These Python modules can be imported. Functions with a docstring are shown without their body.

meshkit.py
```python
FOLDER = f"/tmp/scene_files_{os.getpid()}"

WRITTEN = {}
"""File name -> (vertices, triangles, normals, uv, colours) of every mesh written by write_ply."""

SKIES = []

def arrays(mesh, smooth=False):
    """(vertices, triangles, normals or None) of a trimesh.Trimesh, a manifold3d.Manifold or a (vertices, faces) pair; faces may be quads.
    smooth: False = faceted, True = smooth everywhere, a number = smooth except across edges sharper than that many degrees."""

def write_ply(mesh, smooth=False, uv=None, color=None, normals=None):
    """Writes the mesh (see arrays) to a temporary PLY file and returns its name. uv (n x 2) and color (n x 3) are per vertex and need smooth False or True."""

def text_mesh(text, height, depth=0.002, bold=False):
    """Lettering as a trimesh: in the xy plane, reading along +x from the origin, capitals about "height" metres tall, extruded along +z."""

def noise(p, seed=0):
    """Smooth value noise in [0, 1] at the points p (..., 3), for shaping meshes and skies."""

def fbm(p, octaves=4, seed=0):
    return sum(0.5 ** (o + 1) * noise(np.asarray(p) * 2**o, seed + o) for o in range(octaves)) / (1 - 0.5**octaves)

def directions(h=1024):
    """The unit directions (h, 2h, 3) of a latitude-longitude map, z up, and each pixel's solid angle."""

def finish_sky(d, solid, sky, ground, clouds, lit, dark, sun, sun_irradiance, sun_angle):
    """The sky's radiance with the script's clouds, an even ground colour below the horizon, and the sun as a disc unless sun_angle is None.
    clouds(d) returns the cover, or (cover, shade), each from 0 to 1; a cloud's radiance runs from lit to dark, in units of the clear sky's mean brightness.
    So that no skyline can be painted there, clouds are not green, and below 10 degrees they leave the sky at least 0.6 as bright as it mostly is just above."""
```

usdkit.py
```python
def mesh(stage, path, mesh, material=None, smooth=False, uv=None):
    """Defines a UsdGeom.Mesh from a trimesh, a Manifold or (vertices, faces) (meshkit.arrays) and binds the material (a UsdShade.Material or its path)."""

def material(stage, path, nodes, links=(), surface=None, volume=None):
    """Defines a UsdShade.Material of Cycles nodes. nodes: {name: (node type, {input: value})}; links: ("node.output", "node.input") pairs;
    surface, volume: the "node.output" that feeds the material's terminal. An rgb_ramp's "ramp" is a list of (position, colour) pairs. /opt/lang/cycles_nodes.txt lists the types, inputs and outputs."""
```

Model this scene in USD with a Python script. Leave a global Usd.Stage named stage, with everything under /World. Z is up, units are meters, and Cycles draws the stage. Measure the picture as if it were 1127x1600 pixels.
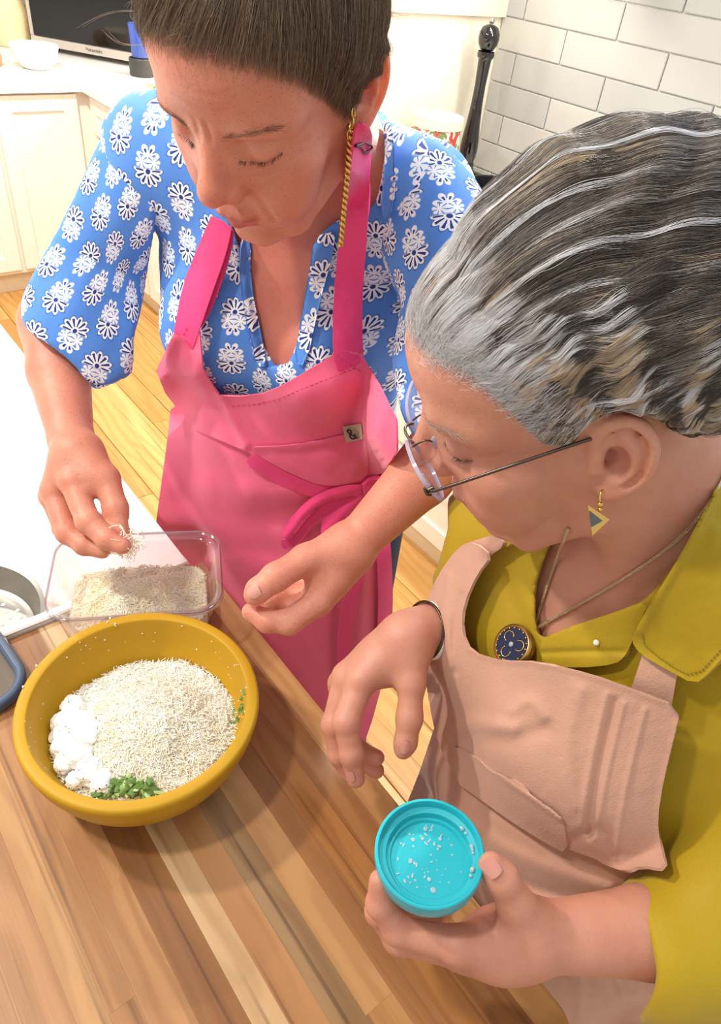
import math, random
import numpy as np, trimesh, manifold3d as m3, usdkit, meshkit
from pxr import Usd, UsdGeom, UsdLux, UsdShade, Gf, Sdf, Vt
from scipy.spatial import Delaunay, cKDTree
from scipy.spatial.transform import Rotation as Ro
from scipy.interpolate import RBFInterpolator
import shapely
from shapely.geometry import Polygon, LineString, Point

stage = Usd.Stage.CreateInMemory()
UsdGeom.SetStageUpAxis(stage, 'Z'); UsdGeom.SetStageMetersPerUnit(stage, 1.0)
world = UsdGeom.Xform.Define(stage, '/World'); stage.SetDefaultPrim(world.GetPrim())
UsdGeom.Scope.Define(stage, '/World/Looks')
rng = np.random.default_rng(7)

# ---------------------------------------------------------------- camera (a phone held at 1.6 m; x runs along the tiled wall, y towards it)
F, H, YAW, PIT, ROL = 1120., 1.6, -.8283, .6906, .1350
cf = np.array([np.sin(YAW)*np.cos(PIT), np.cos(YAW)*np.cos(PIT), -np.sin(PIT)])
cr = np.cross(cf, [0, 0, 1]); cr /= np.linalg.norm(cr); cu = np.cross(cr, cf)
_c, _s = np.cos(ROL), np.sin(ROL)
cr, cu = _c*cr+_s*cu, -_s*cr+_c*cu
CAM = np.array([0, 0, H])
cam = UsdGeom.Camera.Define(stage, '/World/camera')
M = np.eye(4); M[0, :3], M[1, :3], M[2, :3], M[3, :3] = cr, cu, -cf, CAM
cam.AddTransformOp().Set(Gf.Matrix4d(M.tolist()))
cam.CreateHorizontalApertureAttr(36.0); cam.CreateFocalLengthAttr(36.0*F/1127); cam.CreateClippingRangeAttr(Gf.Vec2f(.05, 100))
cam.CreateFStopAttr(0.0); cam.CreateFocusDistanceAttr(.7)
cam.CreateExposureAttr(0.16)

# ---------------------------------------------------------------- light
dome = UsdLux.DomeLight.Define(stage, '/World/daylight'); dome.CreateIntensityAttr(.235); dome.CreateColorAttr(Gf.Vec3f(1.0, .965, .93))  # even ambient dome, added in place of bounce from an unbuilt white ceiling
def disk(name, pos, target, r, power, col):
    l = UsdLux.DiskLight.Define(stage, '/World/'+name); l.CreateRadiusAttr(r); l.CreateIntensityAttr(power); l.CreateColorAttr(Gf.Vec3f(*col))
    z = np.array(pos, float)-np.array(target, float); z /= np.linalg.norm(z); x = np.cross([0, 1, .01], z); x /= np.linalg.norm(x); y = np.cross(z, x)
    m = np.eye(4); m[0, :3], m[1, :3], m[2, :3], m[3, :3] = x, y, z, pos
    l.AddTransformOp().Set(Gf.Matrix4d(m.tolist())); return l
def rect(name, pos, target, w, h, power, col):
    l = UsdLux.RectLight.Define(stage, '/World/'+name); l.CreateWidthAttr(w); l.CreateHeightAttr(h); l.CreateIntensityAttr(power); l.CreateColorAttr(Gf.Vec3f(*col))
    z = np.array(pos, float)-np.array(target, float); z /= np.linalg.norm(z); x = np.cross([0, 1, .01], z); x /= np.linalg.norm(x); y = np.cross(z, x)
    m = np.eye(4); m[0, :3], m[1, :3], m[2, :3], m[3, :3] = x, y, z, pos
    l.AddTransformOp().Set(Gf.Matrix4d(m.tolist())); return l
WARM = (1, .93, .84)
disk('downlight_key', (-1.25, 1.4, 2.42), (-.45, .1, .9), .055, 1150, WARM)
disk('downlight_island', (-1.5, -.6, 2.42), (-.65, .14, .95), .06, 620, WARM)
disk('downlight_board', (-.62, -.45, 2.42), (-.55, .17, .95), .06, 320, WARM)  # extra unseen lamp, added to brighten the cheese in bowl and tub
disk('downlight_aisle', (-2.6, .55, 2.42), (-2.9, .8, .6), .06, 1250, WARM)
rect('under_cabinet_lamp', (-3.7, 1.9, 1.55), (-3.7, 1.6, .9), 1.2, .06, 90, WARM)
rect('hood_lamp', (-1.55, 1.85, 1.62), (-1.85, 1.8, 1.1), .5, .05, 40, WARM)
rect('skylight', (-.35, 1.25, 2.5), (-.35, .35, 1.3), .7, .7, 9, (.50, .76, 1))  # unseen cool panel, added overhead for bluish highlights on the grey hair

def ray(x, y): return cf+(x-563.5)/F*cr-(y-800)/F*cu
def P(x, y, d): return CAM+d*ray(x, y)
def Z(x, y, z): d = ray(x, y); return CAM+d*(z-H)/d[2]
def PX(x, y, X): d = ray(x, y); return CAM+d*X/d[0]
def PY(x, y, Y): d = ray(x, y); return CAM+d*Y/d[1]
def pr(X):
    X = np.asarray(X, float)-CAM; d = X@cf
    return np.stack([563.5+F*(X@cr)/d, 800-F*(X@cu)/d, d], -1)

# ---------------------------------------------------------------- scene graph helpers
used = {}
def path(parent, name):
    k = (parent, name); n = used.get(k, 0); used[k] = n+1
    return f'{parent}/{name}' + (f'_{n:03d}' if n else '')
def tag(p, label=None, cat=None, group=None, kind=None):
    p = p.GetPrim() if hasattr(p, 'GetPrim') else p
    for k, v in (('label', label), ('category', cat), ('group', group), ('kind', kind)):
        if v: p.SetCustomDataByKey(k, v)
    return p
def root(name, label=None, cat=None, group=None, kind=None, loc=None, rz=0):
    x = UsdGeom.Xform.Define(stage, path('/World', name))
    if loc is not None: x.AddTranslateOp().Set(Gf.Vec3d(*map(float, loc)))
    if rz: x.AddRotateZOp().Set(float(rz))
    return tag(x, label, cat, group, kind)
def obj(name, mesh, mat, parent=None, smooth=35, uv=None, label=None, cat=None, group=None, kind=None):
    pp = path('/World' if parent is None else str(parent.GetPath()), name)
    m = usdkit.mesh(stage, pp, mesh, mat, smooth, uv)
    return tag(m, label, cat, group, kind)
def cat(*ms): return trimesh.util.concatenate([tm(m) for m in ms])
def tm(m):
    if isinstance(m, trimesh.Trimesh): return m
    v, f, _ = meshkit.arrays(m); return trimesh.Trimesh(v, f, process=False)
def box(x0, x1, y0, y1, z0, z1, b=0.0):
    if b <= 0:
        m = trimesh.creation.box([x1-x0, y1-y0, z1-z0]); m.apply_translation([(x0+x1)/2, (y0+y1)/2, (z0+z1)/2]); return m
    pts = []
    for sx, X in ((1, x0), (-1, x1)):
        for sy, Y in ((1, y0), (-1, y1)):
            for sz, Zz in ((1, z0), (-1, z1)):
                pts += [(X+sx*b, Y+sy*b, Zz), (X+sx*b, Y, Zz+sz*b), (X, Y+sy*b, Zz+sz*b)]
    return tm(m3.Manifold.hull_points(np.array(pts, float)))
def lathe(profile, n=64):
    return trimesh.creation.revolve(np.array(profile, float), sections=n)
def at(m, loc=(0, 0, 0), rot=None, rz=0):
    m = m.copy()
    if rot is not None: T = np.eye(4); T[:3, :3] = rot; m.apply_transform(T)
    if rz: m.apply_transform(trimesh.transformations.rotation_matrix(rz, [0, 0, 1]))
    m.apply_translation(loc); return m
def tube(pts, r, n=10, closed=False, cap=True):
    pts = np.asarray(pts, float); N = len(pts); r = np.broadcast_to(r, N)
    t = np.gradient(pts, axis=0) if not closed else np.roll(pts, -1, 0)-np.roll(pts, 1, 0)
    t /= np.linalg.norm(t, axis=1, keepdims=True)+1e-12
    u = np.cross(t[0], [0, 0, 1.]); u = u if np.linalg.norm(u) > 1e-3 else np.cross(t[0], [0, 1., 0])
    U = []
    for k in range(N):
        u = u-t[k]*(u@t[k]); u /= np.linalg.norm(u); U.append(u)
    U = np.array(U); V = np.cross(t, U); a = np.arange(n)/n*2*np.pi
    v = (pts[:, None]+r[:, None, None]*(np.cos(a)[None, :, None]*U[:, None]+np.sin(a)[None, :, None]*V[:, None])).reshape(-1, 3)
    f = []
    for k in range(N if closed else N-1):
        i, j = k*n, ((k+1) % N)*n
        for q in range(n):
            p_ = (q+1) % n; f += [(i+q, i+p_, j+p_), (i+q, j+p_, j+q)]
    if cap and not closed:
        v = np.vstack([v, pts[:1], pts[-1:]]); a0, a1 = len(v)-2, len(v)-1
        for q in range(n):
            p_ = (q+1) % n; f += [(a0, p_, q), (a1, (N-1)*n+q, (N-1)*n+p_)]
    m = trimesh.Trimesh(v, np.array(f), process=False)
    if m.volume < 0: m.invert()
    return m
def spline(pts, n=40, closed=False):
    from scipy.interpolate import CubicSpline
    p = np.asarray(pts, float)
    if closed: p = np.vstack([p, p[:1]])
    t = np.r_[0, np.cumsum(np.linalg.norm(np.diff(p, axis=0), axis=1)+1e-9)]
    s = CubicSpline(t, p, bc_type='periodic' if closed else 'natural')
    return s(np.linspace(0, t[-1], n+1)[:n] if closed else np.linspace(0, t[-1], n))
def frame(x, z):     # rotation whose columns are x', y', z'
    z = np.asarray(z, float)/np.linalg.norm(z); x = np.asarray(x, float); x = x-z*(x@z); x /= np.linalg.norm(x)
    return np.stack([x, np.cross(z, x), z], 1)

# ---------------------------------------------------------------- material helpers: expressions of Cycles nodes
def srgb(h):
    c = [int(h[i:i+2], 16)/255 for i in (0, 2, 4)] if isinstance(h, str) else list(h)
    return tuple(x/12.92 if x <= .04045 else ((x+.055)/1.055)**2.4 for x in c)
class V:
    def __init__(s, m, out): s.m, s.out = m, out
    def _b(s, op, o, rev=False):
        a, b = (o, s) if rev else (s, o); return s.m.math(op, a, b)
    def __add__(s, o): return s._b('add', o)
    __radd__ = __add__
    def __sub__(s, o): return s._b('subtract', o)
    def __rsub__(s, o): return s._b('subtract', o, True)
    def __mul__(s, o): return s._b('multiply', o)
    __rmul__ = __mul__
    def __truediv__(s, o): return s._b('divide', o)
    def __rtruediv__(s, o): return s._b('divide', o, True)
    def __neg__(s): return s*-1.0
class Mat:
    def __init__(s, name): s.name, s.nodes, s.links, s.i = name, {}, [], 0
    def n(s, kind, **kw):
        k = f'n{s.i}'; s.i += 1; vals = {}
        for a, v in kw.items():
            if isinstance(v, V): s.links.append((v.out, f'{k}.{a}'))
            elif v is not None: vals[a] = v
        s.nodes[k] = (kind, vals); return k
    def o(s, kind, out, **kw): return V(s, s.n(kind, **kw)+'.'+out)
    def math(s, op, a, b=0.0, c=0.0): return s.o('math', 'value', math_type=op, value1=a, value2=b, value3=c)
    def step(s, x, lo, hi): return s.o('map_range', 'result', range_type='smoothstep', value=x, from_min=lo, from_max=hi, to_min=0.0, to_max=1.0, clamp=True)
    def mix(s, f, a, b, t='mix'): return s.o('mix', 'color', mix_type=t, fac=f, color1=a, color2=b)
    def pos(s): return s.o('texture_coordinate', 'object')
    def uv(s): return s.o('texture_coordinate', 'UV')
    def noise(s, vec, scale, detail=3., rough=.5, dist=0., out='fac'): return s.o('noise_texture', out, vector=vec, scale=scale, detail=detail, roughness=rough, distortion=dist)
    def ramp(s, f, stops): return s.o('rgb_ramp', 'color', ramp=[(a, srgb(b) if isinstance(b, str) else b) for a, b in stops], fac=f)
    def scale(s, vec, sc): return s.o('mapping', 'vector', vector=vec, scale=sc)
    def bump(s, h, strength=.3, dist=.002): return s.o('bump', 'normal', height=h, strength=strength, distance=dist)
    def done(s, **kw):
        b = s.n('principled_bsdf', **kw); return s.fin(b+'.BSDF')
    def fin(s, out): return usdkit.material(stage, '/World/Looks/'+s.name, s.nodes, s.links, surface=out)
_flat = {}
def flat(name, col, rough=.5, bump=0, bscale=200, **kw):
    if name in _flat: return _flat[name]
    m = Mat(name); c = srgb(col) if isinstance(col, str) else col
    p = m.pos(); nz = m.noise(p, 30., 4.)
    base = m.mix(nz, tuple(np.array(c)*.93), tuple(np.minimum(np.array(c)*1.05, 1)))
    if bump: kw['normal'] = m.bump(m.noise(p, float(bscale), 3.), bump, .001)
    _flat[name] = m.done(base_color=base, roughness=rough, **kw); return _flat[name]

def wood_mat(name, light, mid, dark, seed, rough=.38, scale=1.0):
    m = Mat(name); rnd = m.o('object_info', 'random')
    off = m.o('combine_xyz', 'vector', x=rnd*37.0+seed*3.1, y=rnd*11.0, z=rnd*5.0)
    p = m.o('mix', 'color', mix_type='add', fac=1.0, color1=m.pos(), color2=off)
    warp = m.noise(m.scale(p, (2.2*scale, 9*scale, 9*scale)), 1.0, 3., .55, .6)
    ps = m.o('separate_xyz', 'y', vector=p)
    rings = m.math('sine', ps*(260.*scale)+warp*26.0)
    rings = m.step(rings, -.6, 1.0)
    fine = m.noise(m.scale(p, (14*scale, 420*scale, 420*scale)), 1.0, 3., .65)
    broad = m.noise(m.scale(p, (1.5*scale, 14*scale, 14*scale)), 1.0, 2., .5, .4)
    streak = m.step(m.noise(m.scale(p, (3*scale, 130*scale, 130*scale)), 1.0, 2., .5), .58, .72)
    c = m.ramp(broad, [(.25, dark), (.45, mid), (.7, light)])
    c = m.mix(rings*.5, c, srgb(dark)); c = m.mix(fine*.35, c, srgb(mid)); c = m.mix(streak*.65, c, tuple(np.array(srgb(dark))*.55))
    return m.done(base_color=c, roughness=m.math('multiply_add', fine, .15, rough-.07), normal=m.bump(fine, .08, .001), specular_ior_level=.45)

WHITE = flat('white_paint', 'f3ede2', .45)
QUARTZ = flat('white_quartz', 'f4f2ee', .25)
STEEL = Mat('brushed_steel'); STEEL = STEEL.done(base_color=srgb('b9b4ac'), metallic=1.0, roughness=.28, normal=STEEL.bump(STEEL.noise(STEEL.pos(), 60., 3.), .05, .001))
BLACKGLASS = flat('black_glass', '120f0d', .08)
BLACKLACQ = flat('black_lacquer', '15100e', .12, coat_weight=.6)
GROUT = flat('grout', 'fbf8f0', .8)
def glassmat(name, col, rough=0.02, mixf=.12, ior=1.45):
    m = Mat(name); t = m.n('transparent_bsdf', color=srgb(col)); g = m.n('glossy_bsdf', color=(1, 1, 1), roughness=rough)
    fc = m.o('layer_weight', 'facing', blend=.5); f = m.math('multiply_add', m.math('power', fc, 3.5), .55, mixf)
    mx = m.n('mix_closure', fac=f, closure1=V(m, t+'.BSDF'), closure2=V(m, g+'.BSDF')); return m.fin(mx+'.closure')
# ================================================================ the room
WY = 2.1
floor = root('floor', kind='structure', label='orange-blond oak floor of wide planks', cat='floor')
FL = [wood_mat('oak_floor_a', 'dcae6c', 'd29f5c', 'b98446', 1, .35, .6), wood_mat('oak_floor_b', 'e2b878', 'd8a866', 'bf8c4e', 2, .35, .6), wood_mat('oak_floor_c', 'd6a564', 'cb9753', 'b07b3e', 3, .35, .6)]
SUBF = flat('floor_gap', '8a6238', .8)
obj('subfloor', box(-5, 1.6, -1.2, 2.3, -.05, -.010), SUBF, floor)
ys = [-1.14, -.955, -.77, -.585, -.4, -.215, -.03, .155, .34, .435, .56, .747, .932, 1.024, 1.21, 1.395]
joints = {.56: [-1.876], .747: [-2.62], .932: [-2.27], 1.024: [-2.46]}
for k in range(len(ys)-1):
    y0, y1 = ys[k], ys[k+1]; js = joints.get(y0, [])
    x0 = js[0]-1.5*math.ceil((js[0]+5)/1.5) if js else -5.2-rng.random()*.8
    xs = [x0]
    while xs[-1] < 1.6: xs.append(xs[-1]+1.5)
    for a, b in zip(xs[:-1], xs[1:]):
        a, b = max(a, -5), min(b, 1.6)
        if b-a > .05: obj('plank', box(a+.0008, b-.0008, y0+.0009, y1-.0009, -.018, 0, .0016), FL[rng.integers(3)], floor, smooth=False)

# tiled wall (rows of 90 x 362 mm glazed tiles laid in running bond)
K = WY/23.217; U0 = -20.31*K; Z0 = H-.2321*K
wall = root('wall_back', kind='structure', label='kitchen wall with pale grey glazed brick tiles', cat='wall')
obj('wall_surface', box(-5, 1.6, WY, WY+.12, 0, 2.6), GROUT, wall)
def tile_mat(name, col):
    m = Mat(name); p = m.pos(); n = m.noise(p, 9., 3.); c = m.mix(n, srgb(col), tuple(np.array(srgb(col))*.93))
    return m.done(base_color=c, roughness=.16, normal=m.bump(m.noise(p, 14., 2.), .12, .004), specular_ior_level=.5)
TL = [tile_mat('glazed_tile_a', 'aeaca6'), tile_mat('glazed_tile_b', 'a8a7a2'), tile_mat('glazed_tile_c', 'b5b2ab')]
RV = -1.93
for row in range(-3, 9):          # row r spans line r..r+1 below Z0
    zt, zb = Z0-row*K, Z0-(row+1)*K
    for u in range(-2, 14):
        if (u+row) % 2 != 1: continue
        a, b = U0+u*2*K, U0+(u+2)*2*K
        a = max(a, RV+.004)
        if b-a < .02 or a > 1.5: continue
        obj('tile', box(a+.0016, b-.0016, WY-.009, WY+.004, zb+.0016, zt-.0016, .0022), TL[rng.integers(3)], wall, smooth=False)
# chimney breast at the left of the tiles, with a boxed shelf edge above
breast = root('wall_breast', kind='structure', label='cream painted side of the chimney breast left of the tiles', cat='wall')
CREAM = flat('cream_paint', 'efe6d2', .6)
obj('panel', box(RV-.5, RV, 1.42, WY, .9, 1.395), CREAM, breast)
obj('boxed_ledge', box(RV-.5, RV+.02, 1.38, WY-.005, 1.395, 2.3), flat('greige_paint', 'd8cfbd', .6), breast)
left = root('wall_left', kind='structure', label='white kitchen wall at the far left with pale square tiles', cat='wall')
obj('wall_surface', box(-5, -4.7, -1.2, WY, 0, 2.6), WHITE, left)
for r in range(3):
    for c in range(8): obj('tile', box(-4.7, -4.69, .1+c*.25+.002, .1+c*.25+.248, .93+r*.12+.002, .93+r*.12+.118, .002), TL[c % 3], left, smooth=False)

# base units
def shaker(name, x0, x1, y0, y1, z0, z1, label, face, cells):
    t = root(name, label, 'cabinet')
    obj('carcass', box(x0, x1, y0, y1, z0, z1), WHITE, t)
    for (a, b, c, d) in cells:       # along the face axis a..b, heights c..d
        def slab(u0, u1, w0, w1, d0, d1, bv=.002):
            if face == 'y': return box(u0, u1, y0-d1, y0-d0, w0, w1, bv)
            return box(x1+d0, x1+d1, u0, u1, w0, w1, bv)
        fr = .065
        dn = obj('door', cat(slab(a, a+fr, c, d, .001, .02), slab(b-fr, b, c, d, .001, .02), slab(a+fr, b-fr, c, c+fr, .001, .02), slab(a+fr, b-fr, d-fr, d, .001, .02)), WHITE, t)
        obj('door_panel', slab(a+fr-.002, b-fr+.002, c+fr-.002, d-fr+.002, .001, .011), WHITE, dn)
    return t
shaker('base_cabinet', -4.685, -3.62, -1.2, 1.33, .1, .87, 'white shaker base cabinet under the left counter', 'x', [(-.2, .34, .12, .86), (.36, .90, .12, .69), (.36, .90, .71, .86), (.92, 1.27, .12, .86)])
shaker('base_cabinet', -3.62, -1.95, 1.33, WY-.01, .1, .87, 'white shaker base cabinet running right from the counter corner', 'y', [(-3.56, -3.10, .12, .69), (-3.56, -3.10, .71, .86), (-3.08, -2.55, .12, .86), (-2.53, -2.0, .12, .86)])
obj('plinth', cat(box(-4.685, -3.66, -1.2, 1.39, 0, .1), box(-3.66, 1.5, 1.37, 1.39, 0, .1)), flat('plinth_paint', 'e0d2b8', .5), label='cream plinth board under the base cabinets', cat='plinth')
shaker('base_cabinet', -1.94, 1.5, 1.33, WY-.01, .1, .87, 'white shaker base cabinet behind the two women under the tiles', 'y', [(-1.92, -1.36, .12, .5), (-1.92, -1.36, .52, .86), (-1.34, -.78, .12, .36), (-1.34, -.78, .38, .62), (-1.34, -.78, .64, .86), (-.76, -.2, .12, .86), (-.18, .38, .12, .86)])
ct = root('countertop', 'white quartz countertop round the back of the kitchen', 'countertop')
obj('slab', tm(m3.Manifold.extrude(m3.CrossSection([np.array([(-4.688, -1.2), (-3.58, -1.2), (-3.58, 1.29), (1.5, 1.29), (1.5, WY-.01), (-4.688, WY-.01)])]), .04).translate((0, 0, .872))), QUARTZ, ct)

# island: white quartz end, teak block end
isl = root('kitchen_island', 'white kitchen island under the teak block and white worktop', 'island')
obj('body', box(-2.3, -.06, -1.0, .255, .1, .795), WHITE, isl)
obj('rail', cat(box(-2.3, -.06, .235, .255, .796, .872), box(-.08, -.06, -1.0, .23, .796, .872)), WHITE, isl)
obj('kick_board', box(-2.25, -.1, -.96, .20, 0, .1), flat('plinth_paint', 'e0d2b8', .5), isl)
for k in range(4): obj('panel', box(-2.25+k*.54, -1.75+k*.54, .255, .272, .13, .86, .004), WHITE, isl)
iq = root('island_worktop', 'bright white quartz worktop at the far end of the island', 'worktop')
cs = m3.CrossSection([np.array([(-2.4, -1.05), (-.634, -1.05), (-.634, .292), (-2.4, .292)])])
def rrect(cx, cy, hx, hy, r, n=8, rot=0):
    out = []
    for qx, qy, a0 in ((1, 1, 0), (-1, 1, 90), (-1, -1, 180), (1, -1, 270)):
        for k in range(n+1):
            a = math.radians(a0+90*k/n); out.append((qx*(hx-r)+r*math.cos(a), qy*(hy-r)+r*math.sin(a)))
    p = np.array(out); c, s = math.cos(rot), math.sin(rot)
    return p@np.array([[c, s], [-s, c]])+[cx, cy]
def loft(rings, cap0=True, cap1=True):
    n = len(rings[0]); v = np.vstack(rings); f = []
    for k in range(len(rings)-1):
        for q in range(n):
            p_ = (q+1) % n; f += [(k*n+q, k*n+p_, (k+1)*n+p_), (k*n+q, (k+1)*n+p_, (k+1)*n+q)]
    for c, k, rev in ((cap0, 0, 1), (cap1, len(rings)-1, 0)):
        if c:
            v = np.vstack([v, rings[k].mean(0)[None]]); i = len(v)-1
            for q in range(n):
                p_ = (q+1) % n; f.append((i, k*n+p_, k*n+q) if rev else (i, k*n+q, k*n+p_))
    m = trimesh.Trimesh(v, np.array(f), process=False)
    return m
def ring3(p, z): return np.c_[p, np.full(len(p), z)]
SX, SY, SHX, SHY = -.862, .0, .214, .175
hole = m3.CrossSection([rrect(SX, SY, SHX, SHY, .05, 12)])
obj('slab', tm(m3.Manifold.extrude(cs-hole, .042).translate((0, 0, .881))), QUARTZ, iq)
obj('upstand', box(-.647, -.634, -1.05, .2915, .9235, .9285, .002), QUARTZ, iq)
sk = root('white_sink', 'white ceramic sink let into the white worktop', 'sink')
def sr(g, z, r): return ring3(rrect(SX, SY, SHX-g, SHY-g, r, 12), z)
obj('basin', loft([sr(-.004, .8805, .054), sr(.001, .8805, .05), sr(.006, .84, .05), sr(.012, .812, .045), sr(.03, .803, .03), sr(.17, .801, .003)], False, True), flat('white_enamel', 'f7f5f0', .3), sk, smooth=50)
CO = np.array([-.752, .022])
co_ = root('colander', 'round stainless steel colander with punched holes standing in the sink', 'colander', loc=(CO[0], CO[1], .803))
obj('bowl', lathe([(0, .022), (.080, .022), (.090, .026), (.098, .045), (.102, .061), (.1065, .0625), (.108, .061), (.1065, .0595), (.1035, .058), (.0995, .043), (.0915, .0235), (.080, .020), (0, .020)][::-1], 96), STEEL, co_, smooth=40)
obj('foot_ring', lathe([(.055, 0), (.060, 0), (.066, .0205), (.062, .0205), (.055, 0)], 64), STEEL, co_, smooth=40)
hl = []
for i in range(-6, 7):
    for j in range(-6, 7):
        x, y = i*.0135+(j % 2)*.00675, j*.0125
        if math.hypot(x, y) < .078: hl.append(at(lathe([(0, 0), (.0027, 0), (.0027, .0005), (0, .0007)], 12), (x, y, .0221)))
obj('drain_hole', cat(*hl), flat('white_enamel', 'f7f5f0', .3), co_, kind='stuff', label='rows of pale round drain holes')

tb = root('teak_block', 'thick teak butcher block worktop of striped lamellas under the yellow bowl', 'butcher block')
edges = [-1.02, -.9, -.8, -.71, -.62, -.54, -.46, -.38, -.31, -.25, -.19, -.135, -.09, -.047, -.014, .008, .030, .062, .095, .119, .146, .172, .200, .223, .252, .281, .309]
TK = {'L': ('c09668', 'b28656', '966a3e'), 'M': ('ae8053', 'a07145', '835731'), 'D': ('9b6d42', '8e6036', '6f4526'), 'G': ('9c7c58', '8c6c48', '6f5134'), 'P': ('cbab84', 'bb976c', '9c7850'), 'O': ('a87645', '9a6838', '7b4c25')}
TM = {k: wood_mat('teak_'+n, *TK[k], 5+i, .34) for i, (k, n) in enumerate(zip('LMDGPO', ('light', 'mid', 'dark', 'grey', 'pale', 'orange')))}
tone = 'MLDMGMOMLDMGMM' + 'LMMDPMGLMODL'
full = m3.CrossSection([np.array([(-.632, -1.02), (.018, -1.02), (.018, .309), (-.632, .309)])])
rc = m3.CrossSection.square((.65-.06, 1.329-.06)).translate((-.632+.03, -1.02+.03)).offset(.03, m3.JoinType.Round, circular_segments=48) + m3.CrossSection.square((.3, 1.329)).translate((-.632, -1.02))
xj = {8: -.3, 15: -.22, 19: -.42, 21: -.1}
for k in range(len(edges)-1):
    y0, y1 = edges[k]+.00004, edges[k+1]-.00004
    cuts = [-.7, xj[k], .1] if k in xj else [-.7, .1]
    for a, b in zip(cuts[:-1], cuts[1:]):
        s = rc ^ m3.CrossSection.square((b-a-.0001, y1-y0)).translate((a+.00005, y0))
        if s.area() > 1e-5: obj('lamella', tm(m3.Manifold.extrude(s, .045).translate((0, 0, .875))), TM[tone[k % len(tone)]], tb, smooth=False)
# ================================================================ things on the worktops
# mustard bowl
BC = np.array([-.4195, .133]); BZ = .921
bowl = root('mixing_bowl', 'large mustard yellow mixing bowl full of grated cheese on the teak block', 'bowl', loc=(BC[0], BC[1], BZ))
MUST = flat('mustard_melamine', 'b88c17', .5, specular_ior_level=.3)
ins = [(0, .006), (.03, .0062), (.05, .009), (.068, .018), (.084, .034), (.095, .054), (.1005, .074), (.1012, .0790), (.1030, .0808), (.1100, .0808), (.1128, .0788), (.1135, .074)]
ous = [(.1105, .058), (.103, .036), (.090, .017), (.076, .005), (.058, .0005), (.05, 0), (.046, .002), (0, .002)]
obj('shell', lathe((ins+ous)[::-1], 120), MUST, bowl, smooth=50)

def slivers(n, hfun, spread, L=(.007, .016), w=.00075, t=.0004, lift=.002, seed=1, tilt=.5):
    r = np.random.default_rng(seed); vs, fs, k = [], [], 0
    while k < n:
        x, y = spread(r); z = hfun(x, y)
        l = r.uniform(*L); a = r.uniform(0, 2*np.pi); e = r.normal(0, tilt)
        d = np.array([np.cos(a)*np.cos(e), np.sin(a)*np.cos(e), np.sin(e)]); sd = np.cross(d, [0, 0, 1.]); sd /= np.linalg.norm(sd)+1e-9
        up = np.cross(sd, d); bend = r.normal(0, .25)*l; c = np.array([x, y, z+lift*r.random()])
        pts = np.array([c-d*l/2, c+up*abs(bend)*.5+sd*bend*.3, c+d*l/2])
        ww = w*r.uniform(.6, 1.3)
        q = np.vstack([[p_+sd*ww, p_+up*t, p_-sd*ww, p_-up*t] for p_ in pts])
        f = []
        for s in (0, 4):
            for j in range(4): f += [(s+j, s+(j+1) % 4, s+4+(j+1) % 4), (s+j, s+4+(j+1) % 4, s+4+j)]
        f += [(0, 2, 1), (0, 3, 2), (8, 9, 10), (8, 10, 11)]
        vs.append(q); fs.append(np.array(f)+k*12); k += 1
    return trimesh.Trimesh(np.vstack(vs), np.vstack(fs), process=False)
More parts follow.
